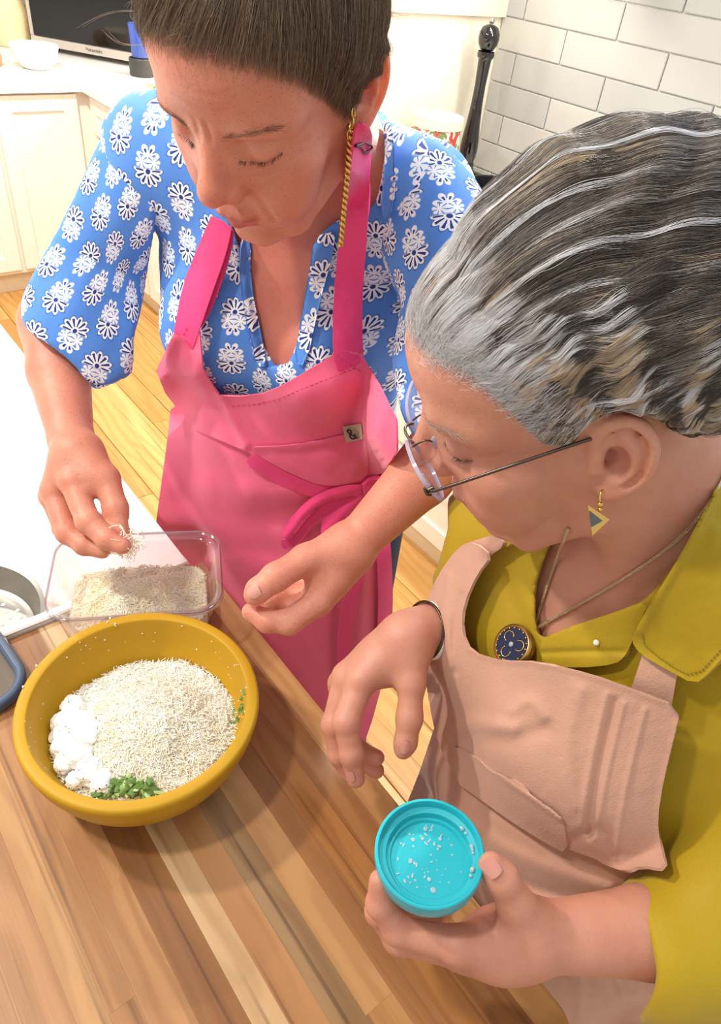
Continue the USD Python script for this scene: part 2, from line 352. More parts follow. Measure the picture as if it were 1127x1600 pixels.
def heap(hfun, c, r, n=60, depth=.02):
    rings = []
    for k in range(n+1):
        a = np.arange(96)/96*2*np.pi; rr = r*k/n
        p = np.c_[c[0]+rr*np.cos(a), c[1]+rr*np.sin(a)]; rings.append(np.c_[p, [hfun(x, y) for x, y in p]])
    m = loft(rings, False, False); return m
def cheese_mat(name, c1, c2, c3):
    m = Mat(name); p = m.pos(); c = m.ramp(m.noise(p, 45., 4.), [(.3, c1), (.5, c2), (.72, c3)])
    return m.done(base_color=c, roughness=.55, subsurface_weight=.25, subsurface_scale=.004, subsurface_radius=(1, .8, .5), normal=m.bump(m.noise(p, 900., 3.), .5, .001))
CH1 = cheese_mat('grated_parmesan', 'fdf6e0', 'fbf1d4', 'f6e6c0'); CH2 = cheese_mat('grated_white_cheese', 'faf8ee', 'f8f5e8', 'f2eeda')
CH3 = cheese_mat('soft_curd', 'f8f7f2', 'f4f2ea', 'ece6da')
hc1 = Z(232, 1135, .985)[:2]
def h_bowl(x, y):
    d = np.hypot(x-hc1[0], y-hc1[1]); b = np.hypot(x-BC[0], y-BC[1])
    z = BZ+.036+.030*np.exp(-(d/.050)**2)+.010*np.exp(-(d/.085)**4)+.005*(meshkit.noise(np.array([x*90, y*90, 0]))-.5)+.002*(meshkit.noise(np.array([x*300, y*300, 2]))-.5)
    lim = BZ+np.interp(b, [p_[0] for p_ in ins[:8]], [p_[1] for p_ in ins[:8]])
    return max(z-.0, lim-.004) if b > .088 else z
gc = root('grated_cheese', 'big pale heap of grated parmesan piled in the mustard bowl', 'cheese', kind='stuff')
obj('heap', heap(h_bowl, BC+[.008, 0], .086), CH2, gc, smooth=True, kind='stuff')
def spr(c, r0):
    def f(r):
        a = r.uniform(0, 2*np.pi); q = r0*np.sqrt(r.random()); return c[0]+q*np.cos(a), c[1]+q*np.sin(a)
    return f
obj('shreds', slivers(6000, h_bowl, spr(hc1, .068), L=(.004, .010), w=.00045, lift=.0008, seed=3, tilt=.16), CH1, gc, smooth=False, kind='stuff')
obj('shreds', slivers(5200, h_bowl, spr(BC+[.010, 0], .089), L=(.005, .012), w=.0005, lift=.0012, seed=4, tilt=.28), CH2, gc, smooth=False, kind='stuff')
# soft curd dollops with pepper at the left, courgette shreds at the front
cu_ = root('soft_cheese', 'lumps of soft white curd cheese with pepper at the left side of the bowl', 'cheese', kind='stuff')
lumps = []
r9 = np.random.default_rng(9)
for (px, py, rr) in ((98, 1122, .013), (112, 1098, .013), (92, 1140, .010), (105, 1160, .014), (122, 1180, .014), (100, 1190, .010), (140, 1205, .013), (160, 1222, .012), (128, 1128, .013), (118, 1215, .009), (140, 1150, .013)):
    c = Z(px, py, .975); s = trimesh.creation.icosphere(4, rr); v = s.vertices
    n = meshkit.fbm(v*170+px, 3)-.5; v = v*(1+.55*n)[:, None]*[1, 1, .8]
    s.vertices = v+np.array([c[0], c[1], h_bowl(c[0], c[1])+.004]); lumps.append(s)
obj('curd', cat(*lumps), CH3, cu_, smooth=True, kind='stuff')
spk = []
for k in range(130):
    L = lumps[r9.integers(len(lumps))]; c = L.vertices[r9.integers(len(L.vertices))]; s = trimesh.creation.icosphere(1, r9.uniform(.0003, .0008)); s.apply_translation(c); spk.append(s)
obj('pepper', cat(*spk), flat('pepper', '3a352e', .8), cu_, kind='stuff')
gr = root('green_vegetable_shreds', 'green courgette shreds showing under the cheese at the near side of the bowl', 'vegetable', kind='stuff')
def sprp(box_):
    def f(r):
        q = Z(r.uniform(box_[0], box_[2]), r.uniform(box_[1], box_[3]), .968); return q[0], q[1]
    return f
obj('shreds', cat(slivers(70, h_bowl, sprp((150, 1228, 245, 1246)), L=(.006, .016), w=.0022, t=.0012, lift=.006, seed=5), slivers(14, h_bowl, sprp((365, 1100, 385, 1135)), L=(.006, .012), w=.0018, t=.001, lift=.005, seed=6)), flat('courgette_green', '5f7f3a', .5), gr, kind='stuff')
obj('shreds', slivers(40, h_bowl, sprp((150, 1228, 250, 1248)), L=(.006, .014), w=.002, t=.0012, lift=.006, seed=8), flat('courgette_pale', 'a9bd80', .5), gr, kind='stuff')
cb = []
for k in range(60):
    a = r9.uniform(0, 6.28); b = r9.uniform(.094, .102); z = BZ+np.interp(b, [p_[0] for p_ in ins], [p_[1] for p_ in ins])
    s = trimesh.creation.icosphere(1, r9.uniform(.0004, .0011)); s.apply_translation([BC[0]+b*math.cos(a), BC[1]+b*math.sin(a), z]); cb.append(s)
for px, py in ((172, 966), (180, 975), (168, 972), (57, 1040), (36, 1073)):
    c = Z(px, py, BZ+.0812); s = trimesh.creation.icosphere(1, .0012); s.apply_translation(c); cb.append(s)
obj('cheese_crumbs', cat(*cb), CH2, label='tiny cheese crumbs stuck round the inside rim of the mustard bowl', cat='crumbs', kind='stuff')

# clear tub of grated cheese
TC = np.array([-.586, .205]); THX, THY = .066, .094
tub = root('plastic_tub', 'clear plastic storage tub of grated cheese behind the mustard bowl', 'tub')
CLEAR = glassmat('clear_plastic', 'f7f4f6', .06, .07)
TR = math.radians(-27)
def tubring(h, g, z): return ring3(rrect(TC[0], TC[1], THX-g, THY-g, .030-g*.4, 10, TR), z)
outer = [tubring(0, .018, .923), tubring(0, .015, .926), tubring(0, .006, .985), tubring(0, .004, .988), tubring(0, -.002, .990), tubring(0, -.002, .9945)]
inner = [tubring(0, .001, .9955), tubring(0, .006, .992), tubring(0, .0085, .986), tubring(0, .0165, .928), tubring(0, .020, .925)]
obj('shell', loft(outer+inner), CLEAR, tub, smooth=40)
rim = tubring(0, -.0005, .9945)
obj('rim', tube(rim, .0016, 8, closed=True), glassmat('clear_plastic_rim', 'e6dce0', .05, .22), tub, smooth=True)
tc2 = TC+[.01, -.005]
def h_tub(x, y):
    d = np.hypot((x-tc2[0])*1.1, (y-tc2[1])); return .950+.026*np.exp(-(d/.055)**2)+.005*(meshkit.noise(np.array([x*80, y*80, 5]))-.5)
g2 = root('grated_cheese', 'pale grated cheese filling the clear plastic tub', 'cheese', kind='stuff')
rings = [np.array([[TC[0]+(p_[0]-TC[0])*k/24, TC[1]+(p_[1]-TC[1])*k/24, 0] for p_ in rrect(TC[0], TC[1], THX-.017, THY-.017, .022, 10, TR)]) for k in range(25)]
for R_ in rings: R_[:, 2] = [h_tub(x, y) for x, y, _z in R_]
obj('heap', loft([ring3(rings[-1][:, :2], .9265)]+rings[::-1], False, False), CH1, g2, smooth=True, kind='stuff')
PT = Polygon(rrect(TC[0], TC[1], THX-.02, THY-.02, .02, 10, TR))
def sprt(r):
    while True:
        x, y = TC[0]+r.uniform(-.075, .075), TC[1]+r.uniform(-.08, .08)
        if PT.contains(Point(x, y)): return x, y
obj('shreds', slivers(3800, h_tub, sprt, L=(.005, .012), w=.0005, lift=.001, seed=12, tilt=.2), CH1, g2, smooth=False, kind='stuff')

# glass lid with a blue-grey seal at the left edge
ll = root('container_lid', 'glass storage lid with dark blue silicone seal left of the yellow bowl', 'lid')
RB = flat('slate_blue_silicone', '44566e', .4)
rp = ring3(rrect(-.608, -.025, .070, .080, .036, 10, .1), .9265)
obj('seal', cat(*[tube(rp+[0, 0, dz], .0055, 10, closed=True) for dz in (0, .004)]), RB, ll, smooth=True)
obj('glass', loft([ring3(rrect(-.608, -.025, .068, .078, .034, 10, .1), z) for z in (.9225, .9275)]), glassmat('lid_glass', 'e9eeee', .03, .12), ll)
obj('clip', box(-.628, -.604, .052, .060, .9215, .934, .002), glassmat('clip_plastic', 'cfdbe0', .1, .3), ll)

# turquoise lid in the hand, clear cup under it
LC = P(671, 1332, .485); LU = np.array([-.05, -.10, 1.0]); LU /= np.linalg.norm(LU)
LF = frame([1, 0, 0], LU)
TURQ = flat('turquoise_plastic', '1fa6b4', .3, specular_ior_level=.5)
lp = [(0, -.0105), (.0255, -.0105), (.0265, -.0085), (.0285, -.0085), (.0295, -.004), (.0335, -.003), (.0343, .002), (.0349, .0028), (.0362, .0028), (.037, .002), (.0372, -.004), (.0362, -.013), (.0335, -.0185), (.029, -.0215), (0, -.0215)]
tl = root('jar_lid', 'turquoise plastic screw lid held upside down by the woman in the mustard blouse', 'lid')
obj('cap', at(lathe([(r*1.0, z) for r, z in lp][::-1], 96), LC, LF), TURQ, tl, smooth=35)
dr = []
for k in range(60):
    a, q = r9.uniform(0, 6.28), .024*math.sqrt(r9.random()); s = trimesh.creation.icosphere(2, r9.uniform(.0003, .0011)*(2.0 if r9.random() < .15 else 1)); s.vertices = s.vertices*[r9.uniform(.7, 2.), r9.uniform(.6, 1.2), .45]
    s = at(s, (0, 0, 0), Ro.from_euler('z', r9.uniform(0, 6)).as_matrix()); s.apply_translation([q*math.cos(a), q*math.sin(a), -.0103]); dr.append(s)
for k in range(12):
    a = r9.uniform(.3, 1.6); s = trimesh.creation.icosphere(2, r9.uniform(.0008, .0016)); s.apply_translation([.030*math.cos(a), .030*math.sin(a), -.003]); dr.append(s)
WATER = Mat('water'); WATER = WATER.done(base_color=(.95, 1, 1), roughness=.05, transmission_weight=.7, ior=1.33, specular_ior_level=1.)
obj('droplets', at(cat(*dr), LC, LF), WATER, tl, smooth=True, kind='stuff', label='clear wet droplets inside the lid')
cup = root('clear_cup', 'small clear plastic cup under the turquoise lid in her hand', 'cup')
cpf = [(0, -.066), (.0225, -.066), (.0245, -.064), (.0275, -.026), (.0298, -.0225), (.0312, -.0225), (.0295, -.028), (.0262, -.0655), (.024, -.068), (0, -.068)]
obj('cup', at(lathe(cpf[::-1], 72), LC, LF), glassmat('cup_plastic', 'f2efec', .05, .10), cup, smooth=40)

# pepper mill
dmill = pr((-1.83, 1.95, 1.2))[2]
mp = [(0, 1.4), (.006, 1.4), (.009, 1.392), (.006, 1.385), (.012, 1.383), (.024, 1.377), (.0315, 1.362), (.033, 1.347), (.030, 1.332), (.023, 1.321), (.0205, 1.317), (.026, 1.313), (.0275, 1.306), (.0265, 1.298), (.022, 1.294), (.0205, 1.288), (.0195, 1.27), (.0175, 1.22), (.0185, 1.17), (.023, 1.11), (.0285, 1.065), (.0305, 1.04), (.029, 1.015), (.0255, .998), (.0255, .993), (.0285, .989), (.0285, .982), (.0262, .979), (.029, .974), (.0285, .966), (.026, .962), (.031, .94), (.033, .918), (.033, .9125), (0, .9125)]
mill = root('pepper_mill', 'tall glossy black turned pepper mill standing before the tiles', 'pepper mill')
mc = (-1.8345, 1.95, 0)
obj('body', at(lathe([p_ for p_ in mp if p_[1] < 1.3165][::-1], 64), mc), BLACKLACQ, mill, smooth=40)
obj('head', at(lathe([p_ for p_ in mp if 1.3165 < p_[1] < 1.384][::-1]+[(0, 1.384)], 64), mc), BLACKLACQ, mill, smooth=40)
obj('finial', at(lathe([(r, z) for r, z in mp[:4]][::-1], 24), mc), STEEL, mill, smooth=40, label='small steel finial')

# flowered tin, white canister and black pot by the mill
FLR = Mat('flowered_tin'); p_ = FLR.pos(); vf = FLR.n('voronoi_texture', vector=p_, scale=26.) if False else None
q_ = FLR.step(FLR.noise(p_, 28., 2., .5, 1.2), .46, .55); q2_ = FLR.step(FLR.noise(p_, 40., 2., .5, .8), .56, .62)
FLR = FLR.done(base_color=FLR.mix(q2_, FLR.mix(q_, srgb('efe0cf'), srgb('c4453a')), srgb('7d8a5a')), roughness=.3)
tp = PY(690, 193, 1.75)
tin = root('flowered_tin', 'round storage tin printed with red flowers left of the pepper mill', 'tin', loc=(tp[0]-.02, 1.75, .913))
th = tp[2]-.913+.02
obj('can', lathe([(0, 0), (.078, 0), (.08, .003), (.08, th-.03), (.078, th-.028), (0, th-.028)], 64), FLR, tin, smooth=40)
obj('lid', lathe([(.0, th-.03), (.0825, th-.03), (.0825, th-.004), (.08, th), (0, th+.002)], 64), flat('tin_lid', 'efe3c0', .35), tin, smooth=40)
wc = PY(632, 235, 1.55)
can = root('white_canister', 'white ceramic canister behind the shoulder of the blue blouse', 'canister', loc=(wc[0], 1.55, .913))
obj('jar', lathe([(0, 0), (.055, 0), (.06, .004), (.06, .14), (.055, .15), (0, .15)], 48), WHITE, can, smooth=40)
obj('lid', lathe([(0, .149), (.058, .149), (.058, .158), (.05, .166), (.012, .168), (.012, .178), (.008, .182), (0, .183)], 48), WHITE, can, smooth=40)
pc = PY(775, 290, 1.72)
pot = root('black_pot', 'black cast iron pan with square handle beside the pepper mill', 'pan', loc=(pc[0]+.02, 1.72, .913))
IRON = flat('cast_iron', '191715', .45, .15, 300)
ph = pc[2]-.913+.006
obj('pan', lathe([(0, .005), (.085, .005), (.092, .01), (.098, ph-.004), (.1, ph), (.104, ph), (.104, ph-.006), (.1, ph-.01), (.095, 0), (0, 0)][::-1], 64), IRON, pot, smooth=40)
obj('handle', cat(box(-.20, -.095, -.035, -.023, ph-.012, ph-.002, .002), box(-.20, -.095, .023, .035, ph-.012, ph-.002, .002), box(-.212, -.196, -.035, .035, ph-.012, ph-.002, .002), box(-.15, -.138, -.03, .03, ph-.012, ph-.002, .002)), IRON, pot)

# microwave in the far corner, and what stands round it
mA, mB = Z(50, 72, .925), Z(235, 106, .925); mu = (mB-mA); mu[2] = 0; ml = np.linalg.norm(mu); mu /= ml; mn = np.array([mu[1], -mu[0], 0])
mw = root('microwave', 'black and steel microwave oven in the far left corner', 'microwave')
MF = np.stack([mu, -mn, [0, 0, 1]], 1)
def mwb(x0, x1, y0, y1, z0, z1, b=.003): return at(box(x0, x1, y0, y1, z0, z1, b), (mA[0], mA[1], .913), MF)
MWD = .62; MWL = ml+.12
MSTEEL = Mat('satin_steel'); MSTEEL = MSTEEL.done(base_color=srgb('d2cabf'), metallic=.6, roughness=.4)
obj('case', mwb(0, MWL, .02, .50, .022, .46), MSTEEL, mw)
obj('bottom_rail', mwb(0, MWL, 0, .03, .022, .062), MSTEEL, mw)
obj('side_trim', mwb(0, .022, 0, .03, .062, .46), MSTEEL, mw)
obj('top_trim', mwb(.022, MWL, 0, .03, .438, .46), MSTEEL, mw)
dr_ = obj('door', mwb(.0235, MWL-.14, -.004, .025, .064, .436), BLACKGLASS, mw)
obj('control_panel', mwb(MWL-.138, MWL-.002, -.002, .025, .064, .436), flat('panel_black', '221d1a', .3), mw)
lt = meshkit.text_mesh('Panasonic', .014, .001); lt = at(lt, (0, 0, 0), np.array([[1, 0, 0], [0, 0, -1], [0, 1, 0]])); lt.apply_translation([.31, 0, .035])
obj('lettering', at(lt, (mA[0], mA[1], .913), MF), flat('letter_dark', '3a3430', .5), mw)
for k, xx in enumerate((.09, MWL-.09)): obj('foot', mwb(xx-.02, xx+.02, .03, .07, .0, .024, .002), flat('foot_black', '15120f', .6), mw)
gp = Z(221, 90, .985)
co = root('dark_stand', 'flat dark round stand under the blue glass tumbler', 'stand', loc=(gp[0], gp[1], .913))
obj('puck', lathe([(0, 0), (.055, 0), (.058, .004), (.058, .066), (.054, .0715), (0, .0715)], 48), flat('dark_grey', '3a3733', .4), co, smooth=40)
tg = root('blue_tumbler', 'cobalt blue glass tumbler in front of the microwave', 'glass', loc=(gp[0], gp[1], .985))
BLUEG = Mat('cobalt_glass'); BLUEG = BLUEG.done(base_color=srgb('5a7ad6'), roughness=.05, transmission_weight=.6, specular_ior_level=.6)
obj('tumbler', lathe([(0, 0), (.036, 0), (.04, .004), (.047, .13), (.0485, .132), (.05, .13), (.043, .0), (.04, -.0)][::-1][:0] or [(0, .0), (.038, .0), (.042, .004), (.05, .13), (.0485, .132), (.0465, .13), (.0385, .008), (0, .008)], 48), BLUEG, tg, smooth=40)
wb = Z(58, 106, .913)
jg = root('white_bowl', 'plain white ceramic bowl on the counter left of the microwave', 'bowl', loc=(wb[0], wb[1], .913))
obj('shell', lathe([(0, .006), (.05, .008), (.085, .04), (.10, .09), (.104, .092), (.106, .09), (.092, .038), (.06, .004), (.055, 0), (0, 0)][::-1], 56), WHITE, jg, smooth=45)
bj = Z(18, 70, .913)
jr = root('cream_jar', 'cream stoneware jar at the far left end of the counter', 'jar', loc=(bj[0], bj[1], .913))
obj('jar', lathe([(0, 0), (.08, 0), (.095, .02), (.1, .14), (.08, .2), (.06, .21), (.06, .235), (.064, .24), (.052, .24), (.052, .2), (0, .2)], 48), flat('stoneware', 'e9d3a6', .5), jr, smooth=40)
bl = Z(-14, 100, .913)
brd = root('bread_loaf', 'small pale bread roll lying in front of the cream jar', 'bread', loc=(bl[0], bl[1], .913))
s = trimesh.creation.icosphere(4, .06); v = s.vertices*[1.2, .8, .7]; v = v*(1+.08*(meshkit.fbm(v*30, 3)-.5))[:, None]; v[:, 2] = np.maximum(v[:, 2], -.03)+.03; s.vertices = v
obj('loaf', s, flat('bread_crust', 'd9b98c', .7), brd, smooth=True)
lf = Z(241, 134, .955)
hb = root('herb_sprig', 'fresh green herb leaf on the counter behind the bent forehead', 'herb', loc=(lf[0], lf[1], .913))
lv = []
for k, (a, e) in enumerate(((0.3, .7), (1.9, .4), (3.6, .6), (5.0, .5))):
    u = np.linspace(0, 1, 9); w = .016*np.sin(np.pi*u**.8); L_ = .055
    pts = [np.array([L_*t*math.cos(e), s_*ww, .035+L_*t*math.sin(e)*.6-.01*t*t]) for t, ww in zip(u, w) for s_ in (-1, 0, 1)]
    f = [(3*i+j, 3*i+j+1, 3*i+j+4) for i in range(8) for j in (0, 1)]+[(3*i+j, 3*i+j+4, 3*i+j+3) for i in range(8) for j in (0, 1)]
    g = trimesh.Trimesh(np.array(pts), np.array(f), process=False); g2_ = g.copy(); g2_.invert(); g2_.apply_translation([0, 0, -.0006]); g = cat(g, g2_)
    obj('leaf', at(g, rz=a), flat('leaf_green', '8fb32f', .5), hb, smooth=True)
obj('stem', tube([(0, 0, 0), (.002, 0, .02), (0, 0, .036)], .0025, 8), flat('stem_green', '7c9a3a', .5), hb, smooth=True)

# blue tea towel over the island side rail
tw = root('tea_towel', 'blue striped tea towel hanging at the island edge under the hanging hand', 'towel')
u = np.linspace(0, 1, 24); w = np.linspace(0, 1, 30)
def tow(o): return np.array([[-.345+.085*a, .3145+.006*math.sin(a*9)+.003*math.sin(b*5+a*4)+o, .905-.32*b] for a in u for b in w])
f = []
for i in range(23):
    for j in range(29): q = i*30+j; f += [(q, q+30, q+31), (q, q+31, q+1)]
f = np.array(f); v0, v1 = tow(.0015), tow(-.0015); bnd = [i*30 for i in range(24)]+[23*30+j for j in range(1, 30)]+[i*30+29 for i in range(22, -1, -1)]+[j for j in range(28, 0, -1)]
n0 = len(v0); sd = []
for a, b in zip(bnd, bnd[1:]+bnd[:1]): sd += [(a, b, b+n0), (a, b+n0, a+n0)]
TW = Mat('blue_towel'); zz = TW.o('separate_xyz', 'x', vector=TW.pos()); st = TW.step(TW.math('sine', zz*330.), -.2, .2)
TW = TW.done(base_color=TW.mix(st, srgb('2f8fe0'), srgb('c9dcf2')), roughness=.9)
obj('cloth', trimesh.Trimesh(np.vstack([v0, v1]), np.vstack([f[:, ::-1], f+n0, np.array(sd)]), process=False), TW, tw, smooth=60)
obj('rail', tube([(-.36, .309, .909), (-.24, .309, .909)], .0035, 8), STEEL, tw)
# ================================================================ bodies: smooth-blended solids, meshed as one surface
class Body:
    def __init__(s): s.ops = []; s.R = np.eye(3); s.t = np.zeros(3)
    def at(s, R=np.eye(3), t=(0, 0, 0)): s.R, s.t = np.asarray(R), np.asarray(t, float); return s
    def w(s, p): return s.R@np.asarray(p, float)+s.t
    def cone(s, a, b, ra, rb, k=.01, neg=False):
        a, b = s.w(a), s.w(b); s.ops.append(('c', a, b, ra, rb, k, neg, (a+b)/2, np.linalg.norm(a-b)/2+max(ra, rb))); return s
    def chain(s, pts, rs, k=.006, neg=False):
        for i in range(len(pts)-1): s.cone(pts[i], pts[i+1], rs[i], rs[i+1], k if i == 0 or neg else min(k, .006), neg)
        return s
    def ell(s, c, r, k=.01, neg=False, rot=None):
        R = s.R if rot is None else s.R@rot; s.ops.append(('e', s.w(c), R, np.asarray(r, float), None, k, neg, s.w(c), max(r))); return s
    def ball(s, c, r, k=.008, neg=False): return s.ell(c, (r, r, r), k, neg)
    def eval(s, p, margin=.03):
        d = np.full(len(p), .2)
        pc = (p.min(0)+p.max(0))/2; pr_ = np.linalg.norm(p.max(0)-p.min(0))/2
        if getattr(s, 'nc', 0) != len(s.ops): s.C = np.array([o[7] for o in s.ops]); s.Q = np.array([o[8]+o[5] for o in s.ops]); s.nc = len(s.ops)
        for w in np.nonzero(((s.C-pc)**2).sum(1) < (s.Q+margin+pr_)**2)[0]:
            kind, a, b, ra, rb, k, neg, c, R = s.ops[w]
            q = p-c; i = np.nonzero(np.einsum('ij,ij->i', q, q) < (R+margin+k)**2)[0]
            if not len(i): continue
            x = p[i]
            if kind == 'c':
                ba = b-a; l2 = ba@ba; rr = ra-rb; a2 = l2-rr*rr; il2 = 1/max(l2, 1e-12)
                pa = x-a; y = pa@ba; z = y-l2; v = pa*l2-y[:, None]*ba; x2 = np.einsum('ij,ij->i', v, v); y2 = y*y*l2; z2 = z*z*l2
                kk = np.sign(rr)*rr*rr*x2
                dd = (np.sqrt(np.maximum(x2*max(a2, 1e-12)*il2, 0))+y*rr)*il2-ra
                m1 = np.sign(z)*max(a2, 1e-12)*z2 > kk; m2 = np.sign(y)*max(a2, 1e-12)*y2 < kk
                dd = np.where(m1, np.sqrt(x2+z2)*il2-rb, np.where(m2, np.sqrt(x2+y2)*il2-ra, dd))
            else:
                l = (x-a)@(b/ra); k0 = np.sqrt(np.einsum('ij,ij->i', l, l)); l = l/ra; k1 = np.sqrt(np.einsum('ij,ij->i', l, l)); dd = np.where(k1 > 1e-9, k0*(k0-1)/np.maximum(k1, 1e-9), -min(ra))
            o = d[i]
            if neg: h = np.maximum(k-np.abs(o+dd), 0)/max(k, 1e-9); d[i] = np.maximum(o, -dd)+h*h*k/4
            else: h = np.maximum(k-np.abs(o-dd), 0)/max(k, 1e-9); d[i] = np.minimum(o, dd)-h*h*k/4
        return d
def nets(fn, lo, hi, h, post=None):
    lo, hi = np.asarray(lo, float), np.asarray(hi, float); B = 6
    nb = np.ceil((hi-lo)/(h*B)).astype(int); n = nb*B+1
    ci = np.stack(np.meshgrid(*[np.arange(x) for x in nb], indexing='ij'), -1).reshape(-1, 3)
    G = 5
    def grouped(c):      # spatial groups of blocks, so that far-off solids are skipped
        key = (c//G)@np.array([1, 4096, 4096*4096]); o = np.argsort(key, kind='stable'); cut = np.nonzero(np.diff(key[o]))[0]+1
        return np.split(o, cut)
    cd = np.empty(len(ci))
    for o in grouped(ci): cd[o] = fn(lo+(ci[o]+.5)*h*B, .045)
    act = np.abs(cd) < h*B*.87*1.35+.006
    A = np.repeat(np.repeat(np.repeat(np.where(cd > 0, 1., -1.).reshape(nb).astype(np.float32), B, 0), B, 1), B, 2)
    D = np.ones(n, np.float32); D[:-1, :-1, :-1] = A
    g = np.stack(np.meshgrid(*[np.arange(B+1)]*3, indexing='ij'), -1).reshape(-1, 3)
    ca = ci[act]
    for o in grouped(ca):
        blk = ca[o]
        idx = (blk[:, None]*B+g[None]).reshape(-1, 3)
        D[idx[:, 0], idx[:, 1], idx[:, 2]] = fn(lo+idx*h, .03)
    S = D < 0
    cnt = sum(S[i:n[0]-1+i, j:n[1]-1+j, k:n[2]-1+k].astype(np.uint8) for i in (0, 1) for j in (0, 1) for k in (0, 1))
    cells = np.argwhere((cnt > 0) & (cnt < 8)); vid = np.full(n-1, -1, np.int32); vid[tuple(cells.T)] = np.arange(len(cells))
    acc, num = np.zeros((len(cells), 3)), np.zeros(len(cells))
    cor = np.array(list(np.ndindex(2, 2, 2)))
    for a in range(8):
        for b in range(a+1, 8):
            if np.abs(cor[a]-cor[b]).sum() != 1: continue
            da, db = D[tuple((cells+cor[a]).T)], D[tuple((cells+cor[b]).T)]; m = (da < 0) != (db < 0); t = np.where(m, da/np.where(da == db, 1, da-db), 0)
            acc += np.where(m[:, None], cor[a]+t[:, None]*(cor[b]-cor[a]), 0); num += m
    v = lo+(cells+acc/num[:, None])*h; F_ = []
    for ax in range(3):
        o1, o2 = [(1, 2), (2, 0), (0, 1)][ax]; sl = [slice(None)]*3; s2 = [slice(None)]*3; sl[ax] = slice(0, -1); s2[ax] = slice(1, None)
        e = np.argwhere(S[tuple(sl)] != S[tuple(s2)]); e = e[(e[:, o1] > 0) & (e[:, o2] > 0) & (e[:, o1] < n[o1]-1) & (e[:, o2] < n[o2]-1)]
        u1, u2 = np.eye(3, dtype=int)[o1], np.eye(3, dtype=int)[o2]
        q = np.stack([vid[tuple((e-u1-u2).T)], vid[tuple((e-u2).T)], vid[tuple(e.T)], vid[tuple((e-u1).T)]], 1)
        fl = ~S[tuple(e.T)]; q[fl] = q[fl][:, ::-1]; F_.append(q)
    q = np.vstack(F_); q = q[(q >= 0).all(1)]
    return v, np.vstack([q[:, [0, 1, 2]], q[:, [0, 2, 3]]])
def mesh_of(body, h, pad=.004, box=None, fn=None):
    fn = fn or (lambda p, m: body.eval(p, m))
    if box is None:
        pos = [o for o in body.ops if not o[6]]; lo = np.min([o[7]-o[8] for o in pos], 0)-pad; hi = np.max([o[7]+o[8] for o in pos], 0)+pad
    else: lo, hi = box
    v, f = nets(fn, lo, hi, h)
    return trimesh.Trimesh(v, f, process=False)
def keep_big(m):
    from scipy.sparse import coo_matrix; from scipy.sparse.csgraph import connected_components
    f = m.faces; n = len(m.vertices); g = coo_matrix((np.ones(len(f)*2), (np.r_[f[:, 0], f[:, 1]], np.r_[f[:, 1], f[:, 2]])), (n, n))
    _, l = connected_components(g, False); b = np.argmax(np.bincount(l)); k = l == b; ix = np.cumsum(k)-1
    return trimesh.Trimesh(m.vertices[k], ix[f[k[f].all(1)]], process=False)
def relax(m, n=2):
    f = m.faces; e = np.vstack([f[:, [0, 1]], f[:, [1, 2]], f[:, [2, 0]]])
    for lam in (.5, -.52)*n:
        s = np.zeros_like(m.vertices); c = np.zeros(len(s))
        np.add.at(s, e[:, 0], m.vertices[e[:, 1]]); np.add.at(c, e[:, 0], 1)
        m.vertices = m.vertices+lam*(s/np.maximum(c, 1)[:, None]-m.vertices)
    return m

